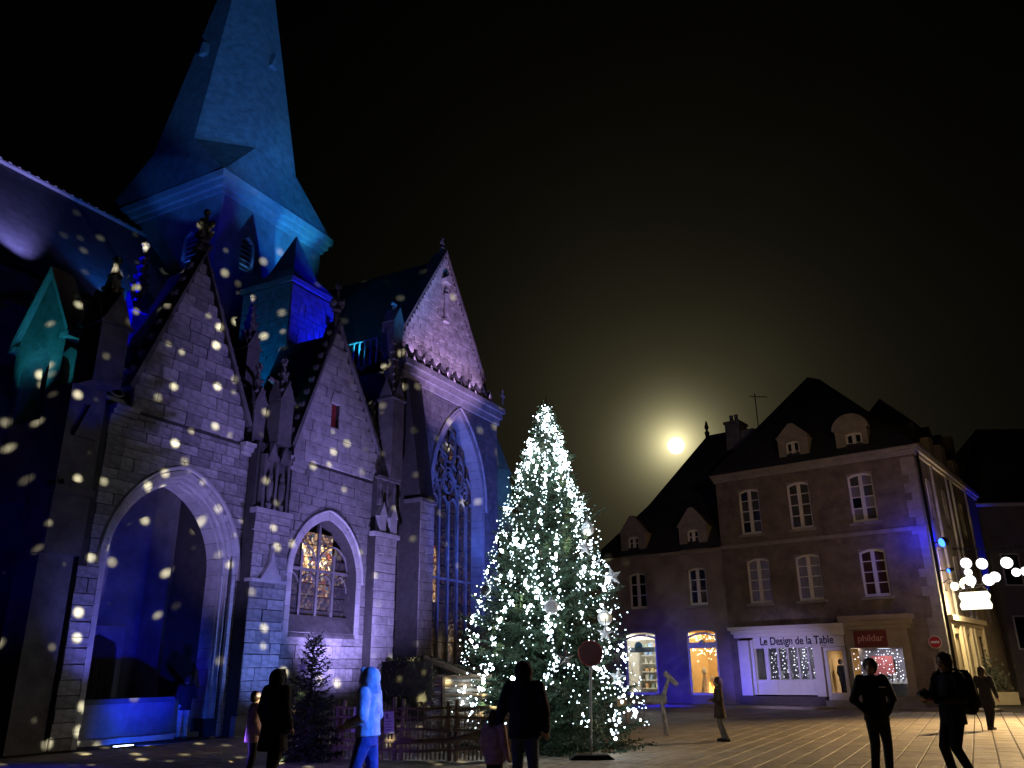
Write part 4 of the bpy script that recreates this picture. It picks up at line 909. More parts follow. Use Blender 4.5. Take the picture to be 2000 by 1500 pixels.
# ------------------------------------------------------------------ firs
def fir(H, rad, seed, nb, step, lo=.25, needle=(.055,.075), wdt=.016, dens=30, tipup=.25):
    """trunk mesh, limb mesh and needle mesh (numpy) of a fir"""
    rr = np.random.RandomState(seed); V = []; limbs = MB(); tri = []
    trunk = MB(); trunk.tube([(0,0,0),(0,0,H*.5),(0,0,H-.05)], [.022*H,.013*H,.006], 8)
    for b in range(nb):
        u = (b + rr.rand())/nb; z = lo + (H-lo-.08)*(1-(1-u)**1.0); z = lo + (H-lo-.1)*u**1.15
        L = rad(z)*rr.uniform(.74, 1.08)*(1.2 if rr.rand() < .1 else 1) + .10
        az = b*2.39996 + rr.uniform(-.4,.4); d = np.array([cos(az), sin(az), 0]); f = z/H
        el = -.28 + .95*f**1.6 + rr.uniform(-.1,.1); K = 7; P = []
        for k in range(K+1):
            t = k/K; P.append(np.array([0,0,z]) + d*L*t*cos(el*.7) + np.array([0,0,1])*(L*t*sin(el) - .16*L*t*(1-t)*2 + tipup*L*.35*t**3))
        P = np.array(P); limbs.tube([tuple(p) for p in P], [.022*L**.5*(1-k/K)+.004 for k in range(K+1)], 4, False)
        side = np.array([-d[1], d[0], 0]); nst = max(4, int(L/step))
        tw = [(P[0]*0, None, 0)]; tw = []
        for k in range(nst):
            t = .12 + .88*(k + rr.rand())/nst; i = min(K-1, int(t*K)); w = t*K-i; p = P[i]*(1-w) + P[i+1]*w; ax = P[i+1]-P[i]; ax = ax/np.linalg.norm(ax)
            for sg in (-1, 1):
                l = (.42*L*(1-t)**.8*rr.uniform(.6,1.1) + .09); q = ax*.62 + side*sg*rr.uniform(.6,.95) + np.array([0,0,rr.uniform(-.32,.12)]); tw.append((p, q/np.linalg.norm(q), l))
        tw.append((P[-2], (P[-1]-P[-2])/np.linalg.norm(P[-1]-P[-2]), .16))
        for (p, q, l) in tw:
            n = max(3, int(l*dens)); t = (np.arange(n)+rr.rand(n))/n
            base = p + np.outer(t*l, q); base[:,2] -= .10*(t*l)**2*4
            perp = rr.normal(size=(n,3)); perp -= np.outer(perp@q, q); perp /= np.linalg.norm(perp, axis=1)[:,None]+1e-9
            nd = perp*.75 + q*.55; nd /= np.linalg.norm(nd, axis=1)[:,None]; ln = rr.uniform(*needle, n)[:,None]
            wv = np.cross(nd, q); wv /= np.linalg.norm(wv, axis=1)[:,None]+1e-9; wv *= wdt
            tri.append(np.stack([base-wv, base+wv, base+nd*ln], 1).reshape(-1,3))
            tri.append(np.array([p-wv[0]*.35, p+wv[0]*.35, p+q*l]).reshape(-1,3))
    T = np.concatenate(tri); me = bpy.data.meshes.new('crown'); n = len(T)
    me.vertices.add(n); me.vertices.foreach_set('co', T.astype(np.float32).ravel())
    me.loops.add(n); me.loops.foreach_set('vertex_index', np.arange(n, dtype=np.int32)); me.polygons.add(n//3)
    me.polygons.foreach_set('loop_start', np.arange(0, n, 3, dtype=np.int32)); me.polygons.foreach_set('loop_total', np.full(n//3, 3, dtype=np.int32))
    me.update(calc_edges=True); return trunk, limbs, me
TX, TY, TH_ = .70, 20.84, 8.35
def trad(z): return 2.38*max(0, 1-(max(z,.0)/TH_)**1.3)
big = empty('christmas_tree', (TX, TY, 0)); big.rotation_euler.y = .022; tag(big, 'tall fir covered in white lights in the middle of the square', 'tree')
tk, lb, me = fir(TH_, trad, 3, 520, .085, lo=.2, dens=26); me.materials.append(NEEDLE); tk.build('trunk', WOOD_D, big); lb.build('limbs', WOOD_D, big); link('crown', me, big)
m = MB(); m.tube([(0,0,8.2),(.02,0,8.65)], [.02,.008], 5)
for a, e_ in ((.3,.5),(1.4,.9),(2.9,.55),(4.4,.8),(5.4,.6)): m.tube([(0,0,8.3),(.3*cos(a),.3*sin(a),8.3+.3*e_)], [.014,.004], 4)
m.build('top_shoots', NEEDLE, big)
sf_ = empty('small_fir', (-4.35, 18.6, 0), .7); tag(sf_, 'small dark fir with one white star beside the stick fence', 'tree')
tk, lb, me = fir(2.5, lambda z: .68*max(0, 1-(z/2.5)), 9, 90, .07, lo=.15, dens=30); me.materials.append(NEEDLE_D); tk.build('trunk', WOOD_D, sf_); lb.build('limbs', WOOD_D, sf_); link('crown', me, sf_)
# light strings
BULB = emitter('white_led', (.82,.92,1.), 34); BULB_S = emitter('small_white_led', (.70,.88,1.), 9); bm = bmesh.new(); bmesh.ops.create_icosphere(bm, subdivisions=1, radius=1); BME = bpy.data.meshes.new('bulb'); bm.to_mesh(BME); bm.free(); BME.materials.append(BULB)
icv = [v.co[:] for v in BME.vertices]; icf = [tuple(p.vertices) for p in BME.polygons]
rs = random.Random(21); wire = mat('green_wire', (.02,.04,.02), var=.1, bump=0)
NS = 11; ORD = ('first','second','third','fourth','fifth','sixth','seventh','eighth','ninth','tenth','last')
for k in range(NS):
    phi0 = -pi/2 + radians((-104,-80,-60,-40,-22,-6,12,34,52,76,102)[k]); dense = (.45,.6,.6,1.1,.6,1.2,.7,1.3,1.3,.6,.45)[k]
    st = empty('light_string', (TX, TY, 0)); st.rotation_euler.y = .022; tag(st, 'string of white lights hanging down the tall fir, %s from the left' % ORD[k], 'light string', 'light strings on the tall fir')
    P = []; z = 8.3; ph = phi0; sm_ = MB(); cands = []; zend = rs.uniform(.35,.9)
    while z > zend:
        r_ = trad(z)*rs.uniform(.90,1.03) + .06; ph += rs.gauss(0,.02) + (phi0+.12*sin(z*1.3+k)-ph)*.3; p = (r_*cos(ph), r_*sin(ph), z); P.append(p)
        if z > 6.9 and rs.random() < .45: z -= .06; continue
        clump = 1 + (rs.random() < .20*dense)*rs.randint(2,7)
        for q in range(clump):
            rb = rs.choice((.009,.011,.013,.016,.02)); w_ = .045 if clump > 2 else .08
            o = (p[0]+rs.gauss(0,w_), p[1]+rs.gauss(0,w_), p[2]+rs.gauss(0,w_*1.6)); cands.append((rb*(rs.uniform(1.2,1.9) if clump > 2 else 1), o))
        if rs.random() < .5: a_ = ph + rs.gauss(0,.22); cands.append((rs.choice((.007,.009,.011)), (r_*cos(a_), r_*sin(a_), z)))
        z -= rs.uniform(.035,.095)/dense**.5
    MB().tube(P, .006, 3, False).build('cable', wire, st)
    cands.sort(reverse=True)
    for i, (rb, o) in enumerate(cands):
        if i < 27: link('bulb', BME, st, o, None, (rb, rb, rb*1.15))
        else: sm_.add([(v[0]*rb+o[0], v[1]*rb+o[1], v[2]*rb+o[2]) for v in icv], icf)
    tag(sm_.build('small_bulbs', BULB_S, st), kind='stuff')
# ornaments
def ornament(px_dx, z, dy, r, kind, label, mt):
    """ball or star hung on the camera side of the big fir"""
    o = empty('ball_ornament' if kind == 'ball' else 'star_ornament', (TX+px_dx, TY+dy, z)); tag(o, label, 'ornament')
    if kind == 'ball':
        m = MB(); m.ball((0,0,0), r, 20, 14); m.build('ball', mt, o, smooth=True); m = MB(); m.lathe(0,0,[(.04,r-.01),(.04,r+.05),(.015,r+.06)],8); m.tube([(0,0,r+.05),(0,0,r+.2)], .008, 4); m.build('cap', ZINC, o)
    else:
        m = MB(); pts = [((r if i % 2 == 0 else r*.42)*cos(pi/2+i*pi/5), (r if i % 2 == 0 else r*.42)*sin(pi/2+i*pi/5)) for i in range(10)]
        m.add([(a, -.01, b) for a, b in pts] + [(a, .01, b) for a, b in pts] + [(0,-.07,0),(0,.07,0)], [f for i in range(10) for f in ((i,(i+1)%10,20),((i+1)%10+10,i+10,21),(i,i+10,(i+1)%10+10,(i+1)%10))]); m.build('star', mt, o); o.rotation_euler = (0, R.uniform(-.2,.2), R.uniform(-.2,.2)); MB().tube([(0,0,r*.9),(0,0,r+.15)], .008, 4).build('thread', wire, o)
    return o
ornament(1.13,5.0,-.55,.165,'ball','white ball hanging at the right edge of the tall fir, highest ornament',WHITE_D)
ornament(.12,3.05,-1.95,.16,'ball','white ball in the middle of the tall fir',WHITE_D); ornament(-1.35,3.5,-1.1,.15,'ball','shiny silver ball on the left side of the tall fir',SILVER)
ornament(1.38,2.85,-1.2,.17,'ball','white ball at the right of the tall fir, below the big star',WHITE_D)
ornament(1.62,3.80,-1.0,.25,'star','large white star standing clear of the tall fir on the right',WHITE_D); ornament(1.0,4.45,-1.2,.2,'star','white star just below the highest white ball',WHITE_D)
ornament(.38,1.98,-2.1,.24,'star','dim grey star low in the middle of the tall fir',SILVER); ornament(1.35,2.5,-1.45,.2,'star','white star beside the round sign on the tall fir',WHITE_D); ornament(1.6,1.55,-1.3,.22,'star','white star low on the right side of the tall fir',WHITE_D)
stn = empty('star_ornament', (-4.42,18.0,1.85), .3); tag(stn, 'small white star on the small dark fir', 'ornament')
m = MB(); pts = [((.13 if i % 2 == 0 else .055)*cos(pi/2+i*pi/5), (.13 if i % 2 == 0 else .055)*sin(pi/2+i*pi/5)) for i in range(10)]; m.prism(pts, 'y', -.012, .012); m.build('star', WHITE_D, stn)
# ------------------------------------------------------------------ round sign on pole
rsn = empty('round_road_sign', (1.58, 18.3, 0)); tag(rsn, 'dark round road sign on a leaning pole in front of the tall fir', 'road sign')
m = MB(); m.tube([(-.05,0,.05),(.03,0,2.2)], .025, 8); m.build('pole', ZINC, rsn); dk = mat('dark_red_sign', (.07,.012,.015), rough=.5, var=.15, scale=3, bump=0)
d_ = disc(.245,-.045,-.03,dk,'sign_face',rsn); d_.location = (.02,0,2.05); d_ = disc(.262,-.029,-.018,SRED,'sign_rim',rsn); d_.location = (.02,0,2.05)
m = MB(); m.prism([(-.5,0),(.42,0),(.30,.09),(-.38,.09)], 'y', -.2, .2); m.build('base', mat('black_rubber',(.025,.025,.025),var=.2,bump=.2), rsn)
# ------------------------------------------------------------------ stick fence and brushwood hut
fence = empty('stick_fence', (0,0,0)); tag(fence, 'rustic fence of branches and sticks around the tall fir', 'fence')
FP = [(-4.75,19.3),(-3.75,18.9),(-2.45,18.5),(-1.3,18.25),(-.2,18.1)]
for i, (x, y) in enumerate(FP):
    for dx in (-.06,.07): MB().tube([(x+dx,y,0),(x+dx+R.uniform(-.04,.04),y,1.1+R.uniform(0,.14))], [.05,.042], 7).build('post', WOOD, fence)
for (x0, y0), (x1, y1) in zip(FP, FP[1:]):
    for z in (.22,.40,.58,.80,.98):
        MB().tube([(x0,y0-.06,z+R.uniform(-.05,.05)),((x0+x1)/2,(y0+y1)/2-.07,z+R.uniform(-.04,.04)),(x1,y1-.06,z+R.uniform(-.05,.05))], R.uniform(.025,.04), 6).build('rail', WOOD, fence)
    n_ = int(hypot(x1-x0, y1-y0)/.085)
    for k in range(1, n_):
        t = k/n_; x = x0+(x1-x0)*t; y = y0+(y1-y0)*t; MB().tube([(x,y,.02),(x+R.uniform(-.04,.04),y+R.uniform(-.02,.02),R.uniform(.75,1.1))], [.022,.015], 5).build('stick', R.choice((WOOD,WOOD_G,WOOD)), fence)
MB().tube([(-2.5,18.3,.35),(-1.2,18.05,.42),(-.7,17.95,.55),(.1,17.9,1.0)], [.05,.05,.04,.03], 7).build('bent_branch', WOOD, fence)
for (x, y, w_, h_, lab, tl) in ((-3.32,18.65,.32,.5,'white printed notice tied to the stick fence',.12),(-2.62,18.42,.22,.42,'narrow white notice on the middle fence post',-.05)):
    nt_ = empty('paper_notice', (x,y,.52)); tag(nt_, lab, 'notice'); nt_.rotation_euler = (0,tl,-.3); MB().box(-w_/2,w_/2,-.012,0,0,h_).build('sheet', PAPER, nt_)
    m = MB()
    for k in range(5): m.box(-w_*.38,w_*R.uniform(.1,.38),-.016,-.013,h_*.14+k*.055,h_*.14+k*.055+.018)
    m.box(-w_*.36,-w_*.1,-.016,-.013,h_*.72,h_*.92); m.build('print', mat('notice_ink',(.2,.2,.25),var=.2,bump=0), nt_)
hut = empty('brushwood_hut', (-2.0,20.6,0)); tag(hut, 'small shelter of stacked branches with a dark brushwood roof beside the fir', 'hut')
for (x, y) in ((-1.0,-.6),(.05,-.6),(-1.0,.8),(.1,.8)): MB().tube([(x,y,0),(x+R.uniform(-.03,.03),y,1.5)], .06, 7).build('post', WOOD_G, hut)
for k in range(26):
    z = .22+k*.056; MB().tube([(.0+R.uniform(-.12,.18),-.64+R.uniform(-.12,.10),z+R.uniform(-.02,.02)),(.75,-.62+R.uniform(-.1,.1),z+R.uniform(-.04,.04)),(1.5+R.uniform(-.3,.15),-.55+R.uniform(-.1,.1),z+R.uniform(-.06,.06))], [R.uniform(.032,.055),.042,.03], 6).build('stacked_branch', R.choice((WOOD_G,WOOD_G,WOOD)), hut)
for (a, b, r_) in (((-.1,-.72,2.02),(1.0,-.6,1.62),.075),((.1,-.5,1.98),(1.2,-.3,1.66),.05),((.35,-.74,1.6),(.38,-.76,.1),.05),((1.2,-.7,1.5),(1.22,-.72,.05),.045)): MB().tube([a, b], [r_, r_*.75], 7).build('beam', WOOD_D, hut)
m = MB()
for k in range(1500):
    x = R.uniform(-1.15,.15); y = R.uniform(-.9,.8); z = R.uniform(1.05,2.05); a = R.uniform(0,6.28); l = R.uniform(.12,.32); m.tube([(x,y,z),(x+l*cos(a)*.5,y-abs(sin(a))*.15*l,z-l*.8+R.uniform(-.05,.2))], [.014,.003], 3, False)
m.box(-1.05,.1,-.75,.7,1.08,1.95); m.build('brushwood_roof', THATCH, hut)
m = MB()
for k in range(420):
    x = R.uniform(-.2,1.1); zt = 1.98-.30*x; l = R.uniform(.15,.4); a = R.uniform(-.6,.9); m.tube([(x,R.uniform(-.7,.4),zt+R.uniform(-.08,.1)),(x+l*cos(a),R.uniform(-.7,.4),zt-.05-l*.3+R.uniform(-.1,.1))], [.013,.004], 3, False)
m.build('roof_twigs', THATCH, hut)
# ------------------------------------------------------------------ log reindeer
def log_deer(loc, rz, label, s=1., head_up=.0):
    d = empty('log_reindeer', loc, rz); tag(d, label, 'reindeer figure', 'log reindeer beside the fir')
    MB().tube([(-.62*s,0,.92*s),(.62*s,0,.95*s)], [.13*s,.14*s], 10).build('body', BIRCH, d)
    for (x, y, dx) in ((-.48,.13,-.06),(-.48,-.13,-.1),(.48,.13,.05),(.48,-.13,.1)): MB().tube([(x*s,y*s*.6,.9*s),((x+dx)*s,y*1.5*s,0)], [.05*s,.042*s], 7).build('leg', BIRCH, d)
    MB().tube([(.5*s,0,.98*s),(.72*s,0,1.5*s)], [.06*s,.05*s], 7).build('neck', BIRCH, d)
    hd = MB().tube([(.60*s,0,1.66*s),(.95*s,0,1.32*s)], [.075*s,.06*s], 8).build('head', BIRCH, d)
    MB().tube([(-.62*s,0,.96*s),(-.74*s,0,1.06*s)], [.03*s,.015*s], 5).build('tail', BIRCH, d)
    return d
log_deer((3.62,24.6,0), -.12, 'reindeer of birch logs standing clear of the fir, head to the right', .98); log_deer((2.75,23.6,0), -1.9, 'birch log reindeer half hidden by the right edge of the fir', .95)
# ------------------------------------------------------------------ street garland with ball lamps, planter
gl = empty('street_garland', (0,0,0)); tag(gl, 'blue tinsel garland strung across the side street', 'garland')
GA, GB = Vector((17.9,33.9,6.25)), Vector((24.5,33.9,6.65))
def gar(t): p = GA.lerp(GB, t); p.z -= .35*4*t*(1-t)*.35; return p
MB().tube([tuple(gar(k/20)) for k in range(21)], .015, 5).build('cable', IRON, gl)
m = MB()
for k in range(420): p = gar(R.random()); a = R.uniform(0,6.28); l = R.uniform(.08,.22); m.add([(p.x,p.y,p.z),(p.x+.02,p.y,p.z),(p.x+l*cos(a)*.7,p.y+.1*sin(a),p.z+l*sin(a))], [(0,1,2)])
tag(m.build('tinsel', mat('blue_tinsel',(.12,.2,.6),rough=.2,var=.4,scale=9,bump=0,metal=.8), gl), kind='stuff')
GLOBE = emitter('white_globe', (1.,.98,.97), 3.2)
for (px, z, r_, lab) in ((18.43,5.68,.21,'leftmost glowing white ball on the street garland, upper one of its string'),(18.52,5.33,.15,'smallest glowing white ball, in the leftmost string of three'),(18.5,5.0,.21,'lowest glowing white ball of the leftmost string'),(19.16,5.67,.215,'glowing white ball alone, second from the left on the street garland'),(19.28,5.02,.225,'left one of the two touching white balls low on the street garland'),(19.48,5.12,.2,'right one of the two touching white balls low on the street garland'),(20.17,5.70,.225,'glowing white ball high on the right string of the garland'),(20.3,5.28,.165,'smaller glowing white ball under the high right one'),(20.78,5.33,.18,'glowing white ball cut by the right picture edge')):
    b = empty('ball_lamp', (px,34.0+R.uniform(-.2,.2),z)); tag(b, lab, 'lamp', 'ball lamps on the street garland'); m = MB(); m.ball((0,0,0), r_, 18, 12); m.build('globe', GLOBE, b, smooth=True); MB().tube([(0,0,r_),(0,-.0,6.3-z)], .008, 4).build('wire', IRON, b)
pl = empty('planter', (22.7,41.5,0), -.3); tag(pl, 'pale low planter with a bushy shrub at the right edge', 'planter')
MB().box(-1.0,.9,-.35,.35,0,.55).build('trough', CREAM, pl); m = MB()
for k in range(900):
    a = R.uniform(0,6.28); r_ = abs(R.gauss(0,.4)); x, y, z = r_*cos(a)-.1, r_*sin(a)*.5, .6+abs(R.gauss(0,.55)); l = .16; m.add([(x,y,z),(x+R.uniform(-l,l),y+R.uniform(-l,l),z+R.uniform(-.03,l)),(x+R.uniform(-l,l)*.4,y+R.uniform(-l,l)*.4,z+l)], [(0,1,2)])
m.build('foliage', mat('grey_green_leaves',(.12,.13,.09),var=.4,scale=4,bump=0), pl)
# in-ground lamp in front of the porch
ig = empty('ground_uplight', CL(1.66,.55,0), CAZ); tag(ig, 'bright blue-white lamp set in the ground before the porch', 'floodlight')
MB().box(-.3,.3,-.12,.12,0,.035).build('housing', IRON, ig); MB().box(-.25,.25,-.06,.06,.036,.05).build('lens', emitter('uplight_lens',(.55,.7,1),12), ig)

# ------------------------------------------------------------------ people
def remesh(name, mb, voxel, mt, parent, smooth=4):
    me = mb.mesh('tmp', []) ; o = bpy.data.objects.new('tmp', me); COL.objects.link(o)
    r = o.modifiers.new('r', 'REMESH'); r.mode = 'VOXEL'; r.voxel_size = voxel
    s_ = o.modifiers.new('s', 'SMOOTH'); s_.factor = .5; s_.iterations = smooth
    bpy.context.view_layer.update(); ev = o.evaluated_get(bpy.context.evaluated_depsgraph_get()); m2 = bpy.data.meshes.new_from_object(ev)
    bpy.data.objects.remove(o); bpy.data.meshes.remove(me); m2.name = name; m2.materials.clear(); m2.materials.append(mt)
    m2.polygons.foreach_set('use_smooth', [True]*len(m2.polygons)); return link(name, m2, parent)
def capsule(mb, pts, rad, n=10, sq=1.):
    mb.tube(pts, rad, n, True, sq)
    for p, r_ in zip(pts, rad if not isinstance(rad, (int,float)) else [rad]*len(pts)): mb.ball(p, r_, n, 6)
def loft(mb, secs, n=14):
    vs = []; fs = []
    for (x, y, z, rx, ry) in secs: vs += [(x+rx*cos(2*pi*i/n), y+ry*sin(2*pi*i/n), z) for i in range(n)]
    for k in range(len(secs)-1):
        for i in range(n): fs.append((k*n+i, k*n+(i+1) % n, (k+1)*n+(i+1) % n, (k+1)*n+i))
    fs += [tuple(range(n-1,-1,-1)), tuple(range((len(secs)-1)*n, len(secs)*n))]; mb.add(vs, fs)
SKIN = mat('skin', (.48,.30,.22), rough=.55, var=.08, scale=8, bump=.05)
def cloth(name, c, rough=.9): return mat(name, c, rough=rough, var=.35, scale=7, bump=1., bscale=9)
def person(label, loc, rz, h, top, legs, shoes, hair, pose=None, coat=.82, hood=False, hat=None, head_yaw=0., nod=0., fine=False, skirt=False, longhair=False, lean=0., puffy=1.):
    P = dict(kneeL=(.10,-.02,.50), kneeR=(-.10,-.02,.50), ankL=(.10,.03,.09), ankR=(-.10,.03,.09), elbL=(.27,.03,1.14), elbR=(-.27,.03,1.14), wriL=(.27,-.08,.90), wriR=(-.27,-.08,.90)); P.update(pose or {})
    t = empty('person', loc, rz); tag(t, label, 'person'); k = h/1.75; t.scale = (k,k,k); vx = .010 if fine else .015
    sh = {'L': (.185,lean,1.42), 'R': (-.185,lean,1.42)}; hipp = {'L': (.09,0,.90), 'R': (-.09,0,.90)}
    def headpt(x, y, z):   # head frame: origin at skull base, yaw and nod
        c, s_ = cos(nod), sin(nod); y, z = y*c - z*s_, y*s_ + z*c; c, s_ = cos(head_yaw), sin(head_yaw); return (x*c - y*s_, x*s_ + y*c + lean - .01, z + 1.53)
    b = MB(); loft(b, [(0,0,.84,.15,.10),(0,0,.95,.16,.11),(0,lean*.3,1.08,.138,.098),(0,lean*.6,1.25,.16,.108),(0,lean,1.38,.165,.10),(0,lean,1.45,.09,.07)])
    capsule(b, [(0,lean+.01,1.42),headpt(0,0,.02)], [.056,.053])
    hv = MB(); n0 = 0
    for (z, rx, ry, oy) in ((-.035,.03,.035,-.055),(-.015,.05,.065,-.035),(.02,.062,.082,-.018),(.07,.072,.094,-.008),(.12,.077,.098,-.002),(.165,.07,.09,.004),(.20,.045,.06,.006),(.215,.015,.02,.006)): n0 += 1; hv.v += [(rx*cos(2*pi*i/16), oy+ry*sin(2*pi*i/16), z) for i in range(16)]
    for q in range(n0-1):
        for i in range(16): hv.face((q*16+i, q*16+(i+1) % 16, (q+1)*16+(i+1) % 16, (q+1)*16+i))
    hv.face(tuple(range(15,-1,-1))); hv.face(tuple(range((n0-1)*16, n0*16)))
    hv.tube([(0,-.098,.09),(0,-.118,.045),(0,-.098,.035)], [.010,.017,.012], 6)       # nose
    for s_ in (-1,1): hv.ball((s_*.078,.012,.075), .024, 6, 5, 1.4)                       # ears
    hv.box(-.026,.026,-.098,-.07,.002,.014); hv.v = [headpt(*p) for p in hv.v]; b.add(hv.v, hv.f)
    for s_, e_ in (('L',1),('R',-1)):
        capsule(b, [sh[s_], P['elb'+s_], P['wri'+s_]], [.052,.042,.028]); capsule(b, [hipp[s_], P['knee'+s_], P['ank'+s_]], [.085,.058,.038])
        w = Vector(P['wri'+s_]); d = (w - Vector(P['elb'+s_])).normalized(); d = (d + Vector((0,-.25,0))).normalized() if 'fist'+s_ not in P else Vector(P['fist'+s_]).normalized()
        side = d.cross(Vector((0,0,1)) if abs(d.z) < .8 else Vector((0,1,0))).normalized(); cu = side.cross(d).normalized(); palm = w + d*.05
        b.cbox(palm, (.02,.02,.02)); capsule(b, [w, palm, w+d*.085], [.026,.036,.034], 8, .7)
        for f in range(4):
            o = side*(f-1.5)*.021; L_ = (.068,.08,.075,.058)[f]; p0 = w+d*.085+o; capsule(b, [tuple(p0), tuple(p0+d*L_*.5+cu*.008), tuple(p0+d*L_*.85+cu*.028)], [.0105,.0095,.008], 6)
        p0 = w+d*.03-side*.035*e_; capsule(b, [tuple(p0), tuple(p0-side*.025*e_+d*.03), tuple(p0-side*.02*e_+d*.06)], [.013,.011,.009], 6)
        a = Vector(P['ank'+s_]); capsule(b, [tuple(a), (a.x,a.y-.10,a.z-.05)], [.036,.03], 8)
    body = remesh('body', b, vx, SKIN, t, 3)
    for s_ in (-1,1):
        m = MB(); m.ball(headpt(s_*.031,-.091,.092), .012, 8, 6); e_ = m.build('eye', mat_eye, t); m = MB(); c = headpt(s_*.031,-.103,.114); m.cbox(c, (.036,.012,.008)); m.build('eyebrow', hair or HAIR_D, t)
    m = MB(); m.cbox(headpt(0,-.100,.008), (.042,.010,.008)); m.build('mouth', mat_lip, t)
    # trousers
    m = MB(); loft(m, [(0,0,.80,.165,.12),(0,0,.92,.175,.13),(0,0,1.02,.165,.125)])
    for s_ in 'LR': capsule(m, [hipp[s_], P['knee'+s_], P['ank'+s_]], [.105,.076,.06])
    remesh('trousers', m, .017, legs, t, 3)
    for s_ in 'LR':
        a = Vector(P['ank'+s_]); m = MB(); capsule(m, [(a.x,a.y+.03,a.z-.035),(a.x*1.08,a.y-.08,a.z-.045),(a.x*1.15,a.y-.17,a.z-.055)], [.05,.048,.036], 10); m.box(a.x-.04,a.x+.045,a.y-.2,a.y+.07,a.z-.092,a.z-.07); remesh('shoe', m, .014, shoes, t, 2)
    # jacket or coat
    m = MB(); q = puffy; fl_ = (.04 if skirt else 0)
    loft(m, [(0,.0,coat,.19*q+fl_,.145*q+fl_),(0,0,max(.98,coat+.05),.182*q,.135*q),(0,lean*.5,1.15,.172*q,.13*q),(0,lean*.8,1.30,.185*q,.135*q),(0,lean,1.40,.18*q,.12*q),(0,lean,1.47,.085,.078)])
    for s_ in 'LR': w = Vector(P['wri'+s_]); e2 = Vector(P['elb'+s_]); capsule(m, [sh[s_], tuple(e2), tuple(w+(e2-w)*.04)], [.085*q,.068*q,.05*q])
    if hood:
        hh = MB(); hh.ball((0,.025,.085), .128, 14, 10, 1.12); hh.tube([(0,.03,.02),(0,.04,-.1)], [.115,.13], 12); hh.v = [headpt(*p) for p in hh.v]; m.add(hh.v, hh.f)
        ff = [headpt(*p) for p in ((-.07,-.085,.02),(-.085,-.07,.11),(-.045,-.08,.2),(.045,-.08,.2),(.085,-.07,.11),(.07,-.085,.02))]; m.tube(ff, .028, 8)
    else: m.tube([(.075*cos(a), lean+.005+.075*sin(a), 1.475) for a in np.linspace(0, 2*pi, 13)], .022, 6)
    remesh('jacket', m, .016, top, t, 3)
    if not hood:
        m = MB(); m.ball((0,.018,.112), .112, 14, 10, 1.08)
        if longhair: m.tube([(0,.06,.1),(0,.075,-.02),(0,.07,-.12)], [.09,.085,.05], 10)
        else: m.tube([(0,.05,.08),(0,.06,.0)], [.082,.06], 10)
        rr = random.Random(int(h*1000))
        for q_ in range(26): a = rr.uniform(0,6.28); e_ = rr.uniform(.1,1.4); m.ball((.088*cos(a)*cos(e_), .02+.1*sin(a)*cos(e_) if sin(a) > -.6 else .02, .115+.095*sin(e_)), rr.uniform(.018,.034), 6, 5)
        m.v = [headpt(*p) for p in m.v]; hm = remesh('hair', m, .011, hair, t, 1)
    if hat is not None:
        m = MB(); m.ball((0,.01,.115), .112, 14, 10, 1.05); m.v = [headpt(x, y, max(z,.09)) for x, y, z in m.v]; remesh('knit_hat', m, .012, hat, t, 2)
    return t
mat_eye = mat('dark_eye', (.03,.025,.02), rough=.2, var=0, bump=0); mat_lip = mat('lips', (.25,.10,.08), var=.05, bump=0)
HAIR_D = mat('dark_brown_hair', (.03,.018,.012), rough=.6, var=.4, scale=20, bump=.6, bscale=60, stretch=(1,1,.3)); HAIR_B = mat('brown_hair', (.07,.04,.022), rough=.6, var=.4, scale=20, bump=.6, bscale=60)
BLK = cloth('black_cloth', (.012,.012,.015)); NAVY = cloth('navy_cloth', (.015,.018,.03)); JEAN = cloth('dark_jeans', (.02,.022,.035)); BJEAN = cloth('blue_jeans', (.09,.11,.2)); SHOE = cloth('dark_shoe', (.015,.013,.012), .5)
BRN = cloth('brown_coat', (.075,.048,.028)); TIGHT = cloth('grey_tights', (.20,.18,.16)); WHC = cloth('white_padded_coat', (.72,.72,.74)); PUR = cloth('purple_black_coat', (.03,.02,.045)); PNK = cloth('pale_pink_coat', (.55,.36,.38)); BEIGE = cloth('pale_trousers', (.42,.36,.30)); LBL = cloth('blue_trousers', (.10,.12,.34))
m1 = person('person in black sweater with small white chest logo facing us', (5.92,14.5,0), .15, 1.86, BLK, JEAN, SHOE, HAIR_D, dict(elbL=(.35,.07,1.14),wriL=(.16,-.06,.95),elbR=(-.31,.06,1.13),wriR=(-.15,-.06,.93),fistL=(-.1,.3,-1),fistR=(.1,.3,-1),ankR=(-.12,.05,.09)), coat=.83, head_yaw=-.75, nod=-.22, fine=True, puffy=1.06)
MB().box(.02,.13,-.146,-.140,1.305,1.325).build('chest_logo', WHITE_D, m1)
m2 = person('person in dark jacket with backpack looking up to the left', (6.72,13.6,0), -pi/2+.25, 1.91, NAVY, BLK, SHOE, HAIR_D, dict(elbR=(-.30,-.02,1.16),wriR=(-.15,-.32,1.13),elbL=(.28,-.02,1.14),wriL=(.10,-.33,1.12),fistR=(.6,-.6,0),fistL=(-.6,-.6,0),kneeL=(.10,-.12,.50),ankL=(.12,.10,.09),kneeR=(-.10,-.14,.50),ankR=(-.12,-.02,.09)), coat=.80, head_yaw=.1, nod=.15, fine=True, lean=.03, puffy=1.08)
bk = empty('backpack', (6.72,13.6,0), -pi/2+.25); tag(bk, 'bulky dark backpack worn by the person looking up', 'backpack'); bk.scale = (1.09,)*3
